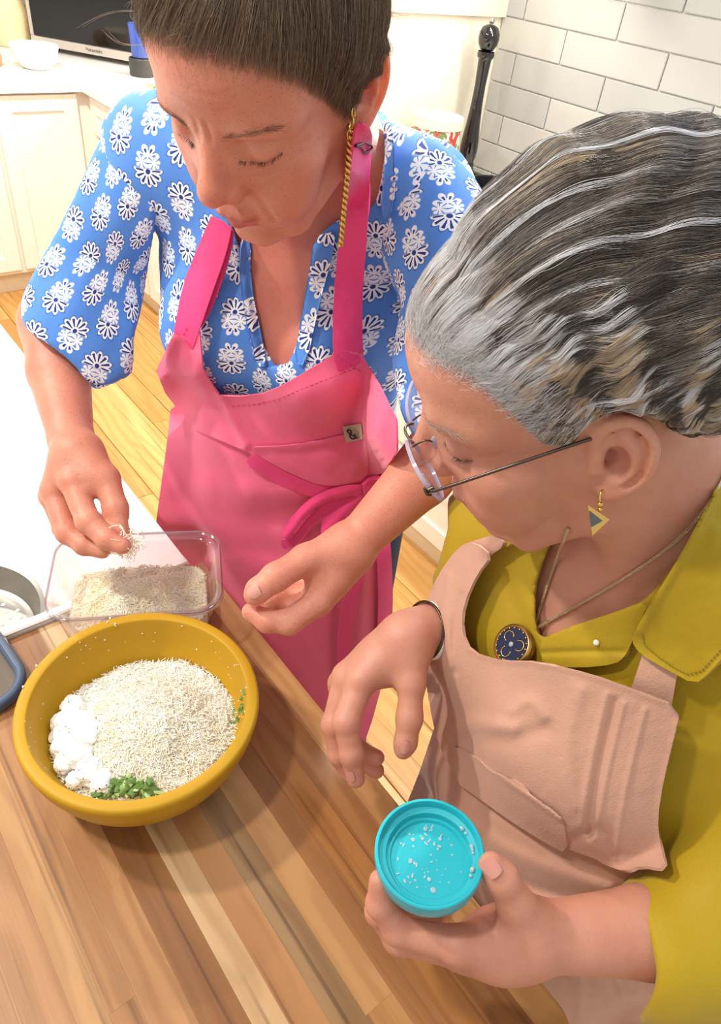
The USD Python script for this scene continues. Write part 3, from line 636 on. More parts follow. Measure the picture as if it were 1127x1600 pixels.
def groove(b, pts, r, k, push=0., d=(0, 1, 0), n=4):
    """A fine groove along the surface below the points (local frame), found by stepping in against the direction d."""
    pts = spline(pts, (len(pts)-1)*n+1); dw = b.R@np.array(d, float); q = np.array([b.w(p_) for p_ in pts])+dw*.03
    for _ in range(60):
        e = np.array([b.eval(x[None])[0] for x in q]) if False else b.eval(q); q = q-dw*np.maximum(e, .0002)[:, None]*(e > .0003)[:, None]
    q = q-dw*push; R0, t0 = b.R, b.t; b.at(); b.chain(q, np.broadcast_to(r, len(q)), k, True); b.at(R0, t0)
def head(b, R, t, kind, fine=True):
    """Adds a head to body b. Local frame: x to the person's right, y forward, z up, the origin between the ears."""
    b.at(R, t); A = kind == 'a'
    def skim(*a, **k):
        if fine: groove(*a, **k)
    b.ell((0, -.004, .040), (.0725, .0935, .084), .02)                                 # cranium
    b.ell((0, .022, .062), (.064, .068, .056), .02)                                   # forehead
    b.ell((0, .030, -.015), (.056, .056, .072), .02)                                  # face block
    for s in (-1, 1):
        b.chain([(s*.054, .006, -.012), (s*.051, .014, -.056), (s*.030, .060, -.082), (s*.008, .078, -.086)], [.016, .013, .013, .013], .022)   # jaw
        b.ell((s*.044, .055, -.010), (.021, .022, .020), .02)                         # cheekbone
        b.ell((s*.034, .064, -.040), (.022, .023, .028), .02)                         # cheek
        b.chain([(s*.050, .058, .034), (s*.032, .078, .039), (s*.012, .083, .036)], [.008, .009, .008], .016)   # brow
    b.ell((0, .076, -.084), (.016, .0145, .013), .014)                                # chin
    b.ell((0, .080, -.050), (.027, .018, .024), .016)                                 # muzzle
    b.ell((0, .020, -.070), (.040, .052, .020), .02)                                  # under the jaw
    for s in (-1, 1):
        b.ell((s*.034, .100, .018), (.0165, .0155, .011), .014, True)                 # socket
        b.ell((s*.027, .0745, -.042), (.015, .0125, .022), .014)                      # corner of the mouth
        b.ell((s*.019, .076, -.008), (.016, .014, .020), .012)                        # beside the nose
        b.ball((s*.0325, .0735, .0165), .0128, .004)                                  # lidded eye
        skim(b, [(s*.020, .0845, .0240), (s*.032, .0875, .0275), (s*.0460, .0765, .0220)], .0007, .0024)
        skim(b, [(s*.0185, .0845, .0125), (s*.026, .0870, .0092), (s*.036, .0858, .0086), (s*.0470, .0765, .0122)], .0007, .0016)
        skim(b, [(s*.021, .0845, .000), (s*.033, .0805, -.0035), (s*.045, .072, .001)], .0003, .0035, -.0003)
    # nose
    b.cone((0, .0855, .030), (0, .1085, -.003), .0078, .0088, .014)
    b.ball((0, .1105, -.0085), .0108, .008)
    b.cone((0, .106, -.014), (0, .098, -.024), .006, .006, .006)
    for s in (-1, 1):
        b.cone((s*.006, .080, .020), (s*.013, .090, -.008), .008, .009, .012)
        b.ell((s*.0125, .0985, -.0145), (.0078, .0115, .0078), .006)
        b.ell((s*.0065, .1045, -.0215), (.0030, .0055, .0035), .003, True)
        skim(b, [(s*.0215, .0965, -.008), (s*.0225, .0935, -.019)], .0005, .004)
        skim(b, [(s*.0215, .0945, -.019), (s*.030, .0885, -.034), (s*.0345, .0835, -.050)], .0004, .005, -.0003)
    # mouth
    b.chain([(-.023, .0895, -.0495), (-.010, .0975, -.0455), (0, .0985, -.0462), (.010, .0975, -.0455), (.023, .0895, -.0495)], [.0028, .0046, .0044, .0046, .0028], .006)
    b.chain([(-.020, .090, -.0525), (0, .0965, -.0555), (.020, .090, -.0525)], [.003, .0056, .003], .006)
    skim(b, [(-.0250, .0915, -.0482), (-.012, .1003, -.0498), (0, .1022, -.0506), (.012, .1003, -.0498), (.0250, .0915, -.0482)], .0008, .0018)
    b.ell((0, .0955, -.0665), (.014, .004, .004), .008, True)
    for x in (-.0055, .0045): skim(b, [(x*1.1, .09, .030), (x, .095, .038), (x*.9, .096, .047)], .0003, .0034, -.0003)     # frown lines
    for z in (.058, .070): skim(b, [(-.030, .085, z+.001), (-.012, .095, z-.001), (.010, .095, z+.001), (.030, .085, z)], .0001, .0026, -.0006)
    for s in (-1, 1):
        for dz in (-.004, .001, .006): skim(b, [(s*.0495, .066, .012+dz*.5), (s*.0545, .058, .011+dz), (s*.058, .050, .010+dz*1.6)], .0002, .0030, -.0003, (s*.7, .7, 0))
    # ears
    es = .92 if A else .88
    for s in (-1, 1):
        e = Ro.from_euler('zx', [s*(12 if A else 10), 12 if A else 17], degrees=True).as_matrix()   # the ear's plane: x out, y forward, z up
        def q(y, z, o=0): return np.array([s*.0665, -.008, .003])+e@(np.array([s*o, y, z])*es)
        b.ell(q(-.005, .004, .004), (.0085, .0165*es, .028*es), .006, rot=e)
        rim = spline([(.010, .004, .006), (.012, .016, .008), (.008, .027, .010), (-.002, .034, .012), (-.014, .031, .014), (-.020, .020, .016), (-.0205, .006, .016), (-.017, -.008, .014), (-.010, -.020, .011), (-.002, -.029, .009)], 22)
        b.chain([q(*p_) for p_ in rim], np.interp(np.arange(22), [0, 12, 21], [.0032, .0036, .0045])*es, .004)
        b.ell(q(.000, -.027, .008), (.005, .0075*es, .0085*es), .005, rot=e)                  # lobe
        anti = spline([(-.004, .024, .010), (-.012, .012, .012), (-.0125, .0, .012), (-.009, -.011, .011), (-.002, -.017, .009)], 12)
        b.chain([q(*p_) for p_ in anti], [.0032]*12, .004)
        b.ell(q(-.001, .001, .0125), (.0085, .0085*es, .0125*es), .003, True, rot=e)          # concha
        b.ball(q(.004, -.002, .003), .0050, .004, True)
        b.chain([q(.011, .003, .007), q(.0105, -.009, .007)], [.0042, .004], .004)      # tragus
        grv = spline([(.003, .024, .0135), (-.006, .0285, .0155), (-.0150, .021, .018), (-.0168, .008, .0182), (-.0145, -.008, .016), (-.009, -.016, .014)], 14)
        b.chain([q(*p_) for p_ in grv], [.0015]*14, .003, True)
    b.at()

def skin_mat(name, base, red, spot, freck, lip, fscale=1.0):
    m = Mat(name); p = m.pos()
    mask = m.n('attribute', attribute='lips'); lips = V(m, mask+'.fac')
    fk = V(m, m.n('attribute', attribute='freckle')+'.fac')
    c = m.mix(m.noise(p, 26., 4.), srgb(base), srgb(red)); c = m.mix(m.step(m.noise(p, 120., 3., .6), .5, .75)*.35, c, srgb(red))
    n1 = m.step(m.noise(p, 900.*fscale, 2., .5), .62, .72); n2 = m.step(m.noise(p, 520.*fscale, 1.), .66, .76)
    c = m.mix(m.math('maximum', n1*.75, n2*.5)*freck*fk, c, srgb(spot))
    c = m.mix(lips*.85, c, srgb(lip))
    h = m.noise(p, 700., 4., .6)+m.noise(p, 160., 3.)*1.2
    h = h+m.noise(m.scale(p, (1., 1., 1.)), 330., 2., .5, 1.5)*.8
    return m.done(base_color=c, roughness=m.math('multiply_add', m.noise(p, 90., 3.), .16, .40), subsurface_weight=.22, subsurface_radius=(1, .35, .2), subsurface_scale=.004, normal=m.bump(h, .28, .0009), specular_ior_level=.42)
def primvar(prim, name, val):
    UsdGeom.PrimvarsAPI(prim).CreatePrimvar(name, Sdf.ValueTypeNames.FloatArray, 'vertex').Set(Vt.FloatArray.FromNumpy(np.asarray(val, np.float32)))
def local(R, t, v): return (v-t)@R

# ---- placed from the photograph: where each head is and faces
def basis(fwd, up):
    f = np.array(fwd)/np.linalg.norm(fwd); r = np.cross(f, up); r /= np.linalg.norm(r); return np.stack([r, f, np.cross(r, f)], 1)
RA, TA = basis((.334, -.737, -.587), (.313, -.501, .807)), np.array([-.555, .356, 1.495])
RB, TB = basis((-.587, -.627, -.512), (-.267, -.448, .854)), np.array([-.218, .376, 1.381])
# ================================================================ the two bodies (joints read off the photograph at their own depths)
def digits(b, palm, fingers, kp=.012):
    """palm: [(wrist point, r)], fingers: lists of (x, y, depth, r) from the knuckle out."""
    for f in fingers:
        pts, rs = [P(*j[:3]) for j in f], [j[3] for j in f]
        b.cone(palm[0], pts[0], palm[1], rs[0]*1.12, kp)
        b.chain(pts, rs, .004)
        v = CAM-pts[0]; v /= np.linalg.norm(v)
        b.ball(pts[0]+v*rs[0]*.34, rs[0]*.80, .006); b.cone(palm[0]+v*palm[1]*.55, pts[0]+v*rs[0]*.55, .0045, .0042, .008)      # knuckle and tendon
        for p_, r_ in list(zip(pts, rs))[1:-1]: b.ball(p_+v*r_*.10, r_*1.03, .003)
A_ = Body(); head(A_, RA, TA, 'a')
B_ = Body(); head(B_, RB, TB, 'b')
def hA(p): return RA@np.array(p)+TA
def hB(p): return RB@np.array(p)+TB
UP = np.array([0, 0, 1.])
# -- woman in pink: torso frame
fA = np.array([.56, -.83, 0]); fA /= np.linalg.norm(fA); rA = np.cross(fA, UP); FRA = np.stack([rA, fA, UP], 1)
shR, shL = P(248, 246, .780), P(652, 314, .735)
chA = np.array([-.690, .470, 1.255]); waA = np.array([-.675, .475, 1.09]); hiA = np.array([-.665, .500, .93])
def torsoA(b, g=0.):
    b.at(FRA, chA); b.ell((0, 0, 0), (.150+g, .098+g, .150+g), .03); b.at()
    b.at(FRA, waA); b.ell((0, 0, 0), (.128+g, .092+g, .15+g), .05); b.at()
    b.at(FRA, hiA); b.ell((.012, 0, 0), (.138+g, .108+g, .13+g), .05); b.at()
    for s in (shR, shL): b.cone(chA+[0, 0, .10], s, .062+g, .042+g, .04)
    for s in (-1, 1): b.ell(chA+FRA@np.array([s*.065, .072, -.045]), (.056+g, .05+g, .056+g), .03)
nkA = np.array([-.672, .468, 1.395])
A_.cone(hA((0, -.022, -.035)), nkA, .050, .056, .025)
for s in (-1, 1): A_.cone(hA((s*.045, -.02, -.03)), nkA+FRA@np.array([s*.012, .05, -.02]), .012, .012, .03)
A_.cone(nkA, shR, .045, .038, .04); A_.cone(nkA, shL, .045, .038, .04)
torsoA(A_)
elR, elL = P(88, 505, .885), P(735, 640, .70)
wrR, wrL = P(112, 690, .800), P(566, 838, .705)
A_.chain([shR, P(150, 390, .855), elR], [.040, .040, .040], .02)
A_.chain([elR, P(92, 580, .85), wrR], [.040, .0355, .0235], .02)
A_.chain([shL, P(735, 480, .71), elL], [.040, .040, .038], .02)
A_.chain([elL, P(660, 742, .70), wrL], [.036, .031, .0225], .02)
A_.cone(wrR, P(118, 705, .79), .0225, .0225, .01)
digits(A_, (P(120, 712, .785), .0215), [
    [(112, 752, .765, .0130), (138, 815, .748, .0125), (167, 842, .742, .0108), (191, 853, .740, .0088)],
    [(84, 768, .785, .0130), (106, 832, .768, .0122), (132, 851, .760, .0108), (160, 860, .757, .0088)],
    [(80, 775, .805, .0122), (100, 825, .795, .0115), (126, 848, .785, .0100), (152, 857, .778, .0085)],
    [(84, 778, .825, .0110), (104, 818, .818, .0100), (124, 838, .810, .0090), (146, 850, .800, .0078)]])
A_.cone(P(132, 705, .785), P(166, 748, .772), .017, .0140, .014); A_.chain([P(166, 748, .772), P(181, 795, .762), P(190, 836, .755)], [.0140, .0125, .0088], .006)
A_.ell(P(140, 745, .775), (.020, .012, .020), .016)
digits(A_, (P(545, 862, .705), .0205), [
    [(497, 940, .695, .0130), (452, 972, .682, .0120), (418, 970, .680, .0108), (392, 956, .684, .0088)],
    [(506, 925, .712, .0130), (462, 950, .712, .0115), (428, 945, .712, .0102), (402, 930, .710, .0086)],
    [(512, 905, .728, .0122), (474, 930, .738, .0112), (440, 928, .738, .0098), (414, 920, .732, .0082)],
    [(515, 890, .742, .0110), (486, 912, .755, .0100), (458, 912, .757, .0090), (432, 908, .752, .0076)]])
A_.cone(P(540, 852, .70), P(478, 874, .686), .019, .0145, .014); A_.chain([P(478, 874, .686), P(431, 902, .672), P(404, 922, .668), P(396, 931, .668)], [.0142, .0132, .0112, .0088], .006)
A_.ell(P(510, 895, .705), (.020, .020, .016), .016)
# -- woman in mustard
fB = np.array([-.22, -.975, 0]); fB /= np.linalg.norm(fB); rB = np.cross(fB, UP); FRB = np.stack([rB, fB, UP], 1)
shR2, shL2 = P(775, 855, .715), P(1225, 985, .50)
chB = np.array([-.170, .478, 1.150]); waB = np.array([-.135, .478, 1.03]); hiB = np.array([-.125, .482, .90])
nkB = np.array([-.150, .462, 1.275])
def torsoB(b, g=0.):
    b.at(FRB, chB); b.ell((0, 0, 0), (.145+g, .100+g, .135+g), .03); b.at()
    b.at(FRB, waB); b.ell((0, 0, 0), (.145+g, .112+g, .14+g), .05); b.at()
    b.at(FRB, hiB); b.ell((0, 0, 0), (.165+g, .120+g, .13+g), .05); b.at()
    for s in (shR2, shL2): b.cone(chB+[0, 0, .085], s, .055+g, .038+g, .04)
    for s in (-1, 1): b.ell(chB+FRB@np.array([s*.062, .062, -.06]), (.056+g, .05+g, .056+g), .03)
B_.cone(hB((0, -.022, -.04)), nkB, .050, .055, .025)
for s in (-1, 1): B_.cone(hB((s*.045, -.02, -.03)), nkB+FRB@np.array([s*.012, .055, -.03]), .012, .012, .03)
B_.cone(nkB, shR2, .040, .036, .04); B_.cone(nkB, shL2, .042, .042, .04)
torsoB(B_)
eR2, eL2 = P(800, 1010, .74), P(1160, 1445, .535)
wR2, wL2 = P(652, 985, .645), P(852, 1464, .505)
B_.chain([shR2, eR2], [.040, .040], .02); B_.chain([eR2, P(720, 985, .675), wR2], [.038, .031, .0215], .02)
B_.chain([shL2, P(1215, 1240, .53), eL2], [.046, .042, .040], .02); B_.chain([eL2, P(1010, 1455, .515), wL2], [.038, .030, .0225], .02)
digits(B_, (P(630, 1002, .64), .0195), [
    [(565, 1062, .628, .0125), (541, 1128, .615, .0112), (549, 1178, .617, .0100), (556, 1216, .622, .0082)],
    [(542, 1058, .645, .0122), (522, 1132, .638, .0108), (530, 1178, .642, .0096), (545, 1208, .648, .0080)],
    [(534, 1068, .665, .0115), (532, 1140, .672, .0102), (560, 1172, .680, .0092), (588, 1184, .682, .0080)],
    [(538, 1078, .682, .0105), (536, 1150, .690, .0096), (562, 1186, .692, .0090), (588, 1204, .690, .0078)]])
B_.cone(P(640, 1000, .635), P(643, 1066, .622), .018, .0125, .014); B_.chain([P(643, 1066, .622), P(640, 1122, .618), P(634, 1160, .618), P(630, 1172, .619)], [.0112, .0108, .0092, .0078], .006)
B_.ell(P(600, 1035, .645), (.020, .020, .016), .016)
digits(B_, (P(815, 1468, .505), .0205), [
    [(716, 1478, .492, .0118), (622, 1452, .496, .0100), (594, 1412, .490, .0090), (594, 1376, .484, .0076)],
    [(722, 1486, .510, .0122), (622, 1466, .517, .0102), (592, 1424, .512, .0092), (600, 1388, .506, .0078)],
    [(728, 1488, .528, .0115), (632, 1470, .538, .0098), (606, 1432, .536, .0088), (612, 1398, .530, .0076)],
    [(738, 1486, .544, .0105), (655, 1468, .556, .0090), (632, 1438, .556, .0082), (634, 1410, .550, .0070)]])
B_.cone(P(835, 1456, .50), P(806, 1412, .488), .019, .0125, .014); B_.chain([P(806, 1412, .488), P(785, 1372, .480), P(768, 1352, .478)], [.0118, .0108, .0088], .006)
B_.ell(P(775, 1478, .508), (.022, .020, .014), .016)
HSKIN = .0019
SKA = skin_mat('skin_a', 'cf937a', 'bf705a', '86462f', .85, 'a84b48')
SKB = skin_mat('skin_b', 'c58f76', 'b57663', '8f5f44', .12, 'a8625a')
pA = root('person', 'woman with brown hair up in a blue block print blouse and pink apron', 'person')
pB = root('person', 'grey-haired woman in glasses, mustard blouse and dusty pink apron', 'person')
skins = {}
for nm, bd, rt, mt, R, t, freck in (('a', A_, pA, SKA, RA, TA, 1), ('b', B_, pB, SKB, RB, TB, 0)):
    m = keep_big(mesh_of(bd, HSKIN)); relax(m, 1)
    o = obj('body', m, mt, rt, smooth=True); skins[nm] = m
    l = local(R, t, m.vertices)
    up = np.exp(-((l[:, 2]+.0462)/.0036)**2)*(np.abs(l[:, 0]) < .0235)*(l[:, 1] > .088); lo = np.exp(-((l[:, 2]+.0548)/.0046)**2)*(np.abs(l[:, 0]) < .0215)*(l[:, 1] > .088)
    chest = np.clip((-.10-l[:, 2])/.05, 0, 1)*(np.linalg.norm(m.vertices-(chA+fA*.08+[0, 0, .06]), axis=1) < .16)*.55 if nm == 'a' else 0
    nose = (np.exp(-(((l[:, 1]-.108)/.016)**2+(l[:, 0]/.02)**2+((l[:, 2]+.010)/.022)**2))*.28+np.exp(-(((np.abs(l[:, 0])-.042)/.018)**2+((l[:, 1]-.068)/.03)**2+((l[:, 2]+.012)/.018)**2))*.20)
    primvar(o, 'lips', np.clip(np.clip(up+lo, 0, 1)*np.clip((.0255-np.abs(l[:, 0]))/.006, 0, 1)+chest+nose, 0, 1))
    primvar(o, 'freckle', np.full(len(l), 1.0))
# ================================================================ clothes
def chaikin(p, n=2):
    p = np.asarray(p, float)
    for _ in range(n): q = np.roll(p, -1, 0); p = np.stack([.75*p+.25*q, .25*p+.75*q], 1).reshape(-1, 2)
    return p
class Outline:
    """Signed distance (metres, negative inside) of a point to the cone of sight through an outline of the photograph."""
    def __init__(s, poly, smooth=2, step=2., pad=80):
        from scipy.ndimage import distance_transform_edt
        s.p = chaikin(poly, smooth) if smooth else np.asarray(poly, float); s.lo = s.p.min(0)-pad; s.st = step
        n = np.ceil((s.p.max(0)+pad-s.lo)/step).astype(int)+1
        gx, gy = np.meshgrid(s.lo[0]+np.arange(n[0])*step, s.lo[1]+np.arange(n[1])*step, indexing='ij')
        ins = shapely.contains_xy(Polygon(s.p).buffer(0), gx, gy)
        g = (distance_transform_edt(~ins)-distance_transform_edt(ins)); s.g = np.where(ins, g+.5, g-.5)*step; s.n = n
    def px(s, xy):
        from scipy.ndimage import map_coordinates
        return map_coordinates(s.g, ((xy-s.lo)/s.st).T, order=1, mode='nearest')
    def __call__(s, p): q = pr(p); return s.px(q[:, :2])*q[:, 2]/F
def smax(a, b, k=.004): h = np.maximum(k-np.abs(a-b), 0)/k; return np.maximum(a, b)+h*h*k/4
def trace(fn, xy, d0=.35, d1=1.3):
    D = np.array([ray(*q) for q in xy]); L = np.linalg.norm(D, axis=1); t = np.full(len(xy), d0); live = np.ones(len(xy), bool)
    for _ in range(70):
        i = np.nonzero(live)[0]
        if not len(i): break
        e = fn(CAM+D[i]*t[i][:, None]); t[i] += np.minimum(np.maximum(e, .0004)*.85, .03)/L[i]; live[i] = (e > .0006) & (t[i] < d1)
    return np.where(t < d1, t, np.nan)
def depthmap(fn, poly, step=6., sig=1.5, pad=24, slope=0., **kw):
    """Depth of a solid over an outline's box, filled in beyond its edge and smoothed, as a function of (x, y)."""
    from scipy.ndimage import gaussian_filter, distance_transform_edt, map_coordinates, minimum_filter
    lo = np.min(poly, 0)-pad; hi = np.max(poly, 0)+pad; n = np.ceil((hi-lo)/step).astype(int)+1
    gx, gy = np.meshgrid(lo[0]+np.arange(n[0])*step, lo[1]+np.arange(n[1])*step, indexing='ij')
    d = trace(fn, np.c_[gx.ravel(), gy.ravel()], **kw).reshape(n); bad = np.isnan(d)
    if bad.any():
        dist, ix = distance_transform_edt(bad, return_indices=True); d = d[ix[0], ix[1]]+slope*dist*step/F
    raw = np.where(bad, 9., d); d = gaussian_filter(d, sig); raw = gaussian_filter(minimum_filter(np.minimum(raw, d), 3), .6); d = np.minimum(d, raw)
    return lambda xy: map_coordinates(d, ((np.asarray(xy)-lo)/step).T, order=1, mode='nearest')
def foldfield(xy, folds):
    o = np.zeros(len(xy))
    for pts, w, amp in folds:
        ln = LineString(chaikin_open(pts)); pt = shapely.points(xy); ds = shapely.distance(ln, pt)
        o += amp*np.exp(-(ds/w)**2)
    return o
def chaikin_open(p, n=2):
    p = np.asarray(p, float)
    for _ in range(n):
        q = np.stack([.75*p[:-1]+.25*p[1:], .25*p[:-1]+.75*p[1:]], 1).reshape(-1, 2); p = np.vstack([p[:1], q, p[-1:]])
    return p
def sheet(poly, depth, thick=.0022, res=4.0, folds=(), smooth=1, wob=.0006, lift=0., hem=0.):
    """Cloth: the outline laid on a depth function (towards the eye by lift), with folds, a front, a back and edges."""
    b = chaikin(poly, smooth) if smooth else np.asarray(poly, float); pg = Polygon(b).buffer(0)
    if pg.geom_type != 'Polygon': pg = max(pg.geoms, key=lambda g: g.area)
    ring = np.array(pg.exterior.segmentize(res).coords)[:-1]; n = len(ring)
    lo, hi = ring.min(0), ring.max(0); gx, gy = np.meshgrid(np.arange(lo[0], hi[0], res), np.arange(lo[1], hi[1], res)); g = np.c_[gx.ravel(), gy.ravel()]
    g = g[shapely.contains_xy(pg.buffer(-res*.6), g[:, 0], g[:, 1])]; xy = np.vstack([ring, g])
    T = Delaunay(xy).simplices; c = xy[T].mean(1); T = T[shapely.contains_xy(pg, c[:, 0], c[:, 1])]
    a2 = np.cross(xy[T[:, 1]]-xy[T[:, 0]], xy[T[:, 2]]-xy[T[:, 0]]); T = T[np.abs(a2) > .05]; a2 = a2[np.abs(a2) > .05]; T[a2 < 0] = T[a2 < 0][:, ::-1]
    d = depth(xy)-lift-foldfield(xy, folds)-wob*2*(meshkit.fbm(np.c_[xy/26, np.zeros(len(xy))], 3)-.5)
    if hem: d -= hem*np.exp(-(shapely.distance(pg.exterior, shapely.points(xy))/5.)**2)
    v = np.array([P(x, y, z) for (x, y), z in zip(xy, d)]); m = trimesh.Trimesh(v, T, process=False)
    if (m.face_normals@cf).mean() > 0: T = T[:, ::-1]; m = trimesh.Trimesh(v, T, process=False)
    vn = m.vertex_normals; back = v-vn*thick; N = len(v)
    e = np.arange(n); s = np.vstack([np.c_[e, (e+1) % n, (e+1) % n+N], np.c_[e, (e+1) % n+N, e+N]])
    out = trimesh.Trimesh(np.vstack([v, back]), np.vstack([T, T[:, ::-1]+N, s]), process=False)
    fn = np.cross(v[(0+1) % n]-v[0], back[0]-v[0])
    if out.volume < 0: out.invert()
    return out
def along(pts, w): return np.array(LineString(chaikin_open(pts)).buffer(w/2, cap_style='flat').exterior.coords)[:-1]
def cloth_mat(name, col, weave=1500., rough=.85, vary=.07, bump=.25, sheen=.15):
    m = Mat(name); p = m.pos(); c = np.array(srgb(col)); n = m.noise(p, 18., 4.)
    base = m.mix(n, tuple(c*(1-vary)), tuple(np.minimum(c*(1+vary), 1))); wv = m.noise(p, weave, 2.)+m.noise(p, 45., 3.)*.6
    return m.done(base_color=base, roughness=rough, normal=m.bump(wv, bump, .0012), sheen_weight=sheen, specular_ior_level=.25)
PINK = cloth_mat('pink_canvas', 'e8678a'); PINKD = cloth_mat('pink_webbing', 'e2447c', 900.); PINKS = flat('pink_stitch', 'f7a3b6', .8)
ROSE = cloth_mat('dusty_pink_linen', 'bd917c', 700., .9, .09, .4); MUSTB = cloth_mat('mustard_crepe', 'a5890f', 900., .6, .06, .25)

# printed blouse cloth: rows of white flower sprigs with navy petals on blue
def print_mat():
    m = Mat('block_print_cotton'); uv = m.uv(); x_ = m.o('separate_xyz', 'x', vector=uv); y_ = m.o('separate_xyz', 'y', vector=uv)
    DU, DV = .0345, .0505
    wob = m.noise(m.pos(), 60., 2.); wob = (wob-.5)*.0022
    cu_ = x_/DU; col = m.math('floor', cu_); fx = (cu_-col-.5)*DU+wob
    cv = y_/DV+m.math('modulo', m.math('absolute', col), 2.0)*.5; row = m.math('floor', cv); fy0 = (cv-row-.5)*DV+wob
    flip = m.math('modulo', m.math('absolute', row+col), 2.0)*2.0-1.0; fy = fy0*flip
    def mm(v): return v*830.0
    X, Y = mm(fx), mm(fy)
    def polar(cx, cy): dx, dy = X-cx, Y-cy; return m.math('sqrt', dx*dx+dy*dy), m.math('arctan2', dx, dy)
    def lt(a, b, s=.35): return 1.0-m.step(a, b-s, b+s) if not isinstance(b, V) else 1.0-m.step(a-b, -s, s)
    r, th = polar(0., 2.6)
    lob = m.math('absolute', m.math('cosine', th*5.5))
    up = m.step(Y, -1.0, 1.6)
    fan = lt(r, lob*3.6+9.4)*up
    pet = m.math('absolute', m.math('sine', th*5.5+1.5708)) 
    petal = m.step(lob, .74, .88)*m.step(r, 3.2, 4.0)*lt(r, 10.8)*up
    pit = lt(r, 2.0)
    r1, t1 = polar(-5.4, -4.6); r2, t2 = polar(5.4, -4.6)
    sc1, sc2 = lt(r1, m.math('absolute', m.math('cosine', t1*3.5))*1.2+4.4), lt(r2, m.math('absolute', m.math('cosine', t2*3.5))*1.2+4.4)
    g1 = m.step(.45-m.math('absolute', m.math('cosine', t1*3.5)), .0, .15)*m.step(r1, 1.5, 2.2); g2 = m.step(.45-m.math('absolute', m.math('cosine', t2*3.5)), .0, .15)*m.step(r2, 1.5, 2.2)
    ring = m.math('maximum', g1*lt(r1, 6.), g2*lt(r2, 6.)); dot = 0.0*r1
    r3, t3 = polar(0., -8.2); lob3 = m.math('absolute', m.math('cosine', t3*3.5))
    tail = lt(r3, lob3*4.2+6.0)*m.step(0.0-Y, 7.6, 9.2); tailgap = m.step(0.42-lob3, .0, .16)*m.step(r3, 4.2, 5.4)
    pet3 = m.step(lob3, .80, .92)*m.step(r3, 3.2, 4.0)*lt(r3, 6.8)*m.step(0.0-Y, 8.6, 9.6)
    stem = lt(m.math('absolute', X), 3.0)*lt(m.math('absolute', Y+5.), 5.)
    white = m.math('maximum', m.math('maximum', fan, m.math('maximum', sc1, sc2)), m.math('maximum', tail*(1.0-tailgap), stem))
    white = white*(1.0-ring*(1.0-fan))
    navy = m.math('maximum', m.math('maximum', petal, pit), m.math('maximum', dot, pet3))
    edge = lt(r-lob*3.6, 10.6)*up*(1.0-fan)
    vein = m.step(m.math('absolute', X), .35, .6)*0.0
    fz = m.step(m.noise(m.pos(), 1600., 2.), .25, .5)*.25+.75
    p = m.pos(); n = m.noise(p, 20., 3.)
    base = m.mix(n, srgb('4a7fd0'), srgb('5c92e0'))
    c = m.mix(white*fz, base, srgb('f1f2f2')); c = m.mix(edge*.55, c, srgb('1c3a86')); c = m.mix(navy*white, c, srgb('1c3a86'))
    return m.done(base_color=c, roughness=.75, normal=m.bump(m.noise(p, 1400., 2.)+m.noise(p, 60., 3.)*.5, .2, .001), sheen_weight=.1, specular_ior_level=.25)
PRINT = print_mat()
def wrinkle(p, amp, sc, ax=None, seed=0):
    q = p*sc
    if ax is not None: a = np.asarray(ax)/np.linalg.norm(ax); q = q-np.outer(q@a, a)*.75
    return amp*(meshkit.fbm(q+seed*7.3, 3)-.5)*2
def uv_planar(v, o, ax, ay): return np.c_[(v-o)@ax, (v-o)@ay]
def uv_round(v, a, b, r0, ref):
    ax = (b-a)/np.linalg.norm(b-a); e1 = ref-ax*(ref@ax); e1 /= np.linalg.norm(e1); e2 = np.cross(ax, e1); d = v-a
    return np.c_[np.arctan2(d@e2, d@e1)*r0, -(d@ax)]

# ---- woman in pink: blouse body and two sleeves
bo = Body(); torsoA(bo, .010); bo.cone(nkA, shR, .052, .055, .04); bo.cone(nkA, shL, .052, .055, .04); bo.cone(nkA+[0, 0, -.02], nkA+[0, 0, -.05], .07, .08, .03)
neckA = Outline([(250, 60), (330, 300), (374, 372), (377, 440), (399, 540), (402, 574), (428, 572), (459, 566), (478, 460), (492, 372), (540, 335), (585, 330), (600, 262), (603, 205), (590, 172), (560, 60)], 1)
sideA = Outline([(100, -40), (150, 230), (215, 320), (229, 430), (226, 520), (236, 575), (280, 650), (260, 800), (300, 1150), (560, 1150), (640, 800), (627, 700), (640, 640), (690, 560), (770, 420), (760, 250), (640, 190), (600, 160), (560, -40)], 1)
def blouseA(p, m=.03):
    d = bo.eval(p, m)+wrinkle(p, .0070, 13., UP, 1); d = smax(d, sideA(p), .006)
    q = pr(p); cut = np.maximum(neckA.px(q[:, :2])*q[:, 2]/F, q[:, 2]-.80); return smax(d, -cut, .0025)
mb = mesh_of(bo, .0030, fn=blouseA); mb = keep_big(mb); relax(mb, 1)
obj('blouse', mb, PRINT, pA, smooth=True, uv=uv_planar(mb.vertices, chA, rA*-1, UP))
hmR = P(122, 560, .875)
sR = Body(); sR.chain([shR+[.005, .01, .004], P(158, 390, .86), hmR], [.064, .072, .080], .03); sR.ell(P(165, 535, .87), (.050, .05, .055), .03)
outR = Outline([(245, 140), (200, 160), (160, 205), (125, 290), (85, 370), (45, 440), (32, 470), (33, 500), (48, 521), (85, 543), (118, 572), (140, 603), (152, 609), (180, 598), (206, 586), (209, 560), (208, 528), (222, 480), (229, 430), (250, 300), (300, 150)], 1)
axR = hmR-shR
def sleeveR(p, m=.03):
    d = smax(sR.eval(p, m)+wrinkle(p, .0085, 15., axR, 3), outR(p), .006); return d
inR = Body(); inR.chain([P(150, 450, .865), P(128, 640, .875)], [.046, .062], .02)
def sleeveR2(p, m=.03): return smax(sleeveR(p, m), -inR.eval(p, m), .002)
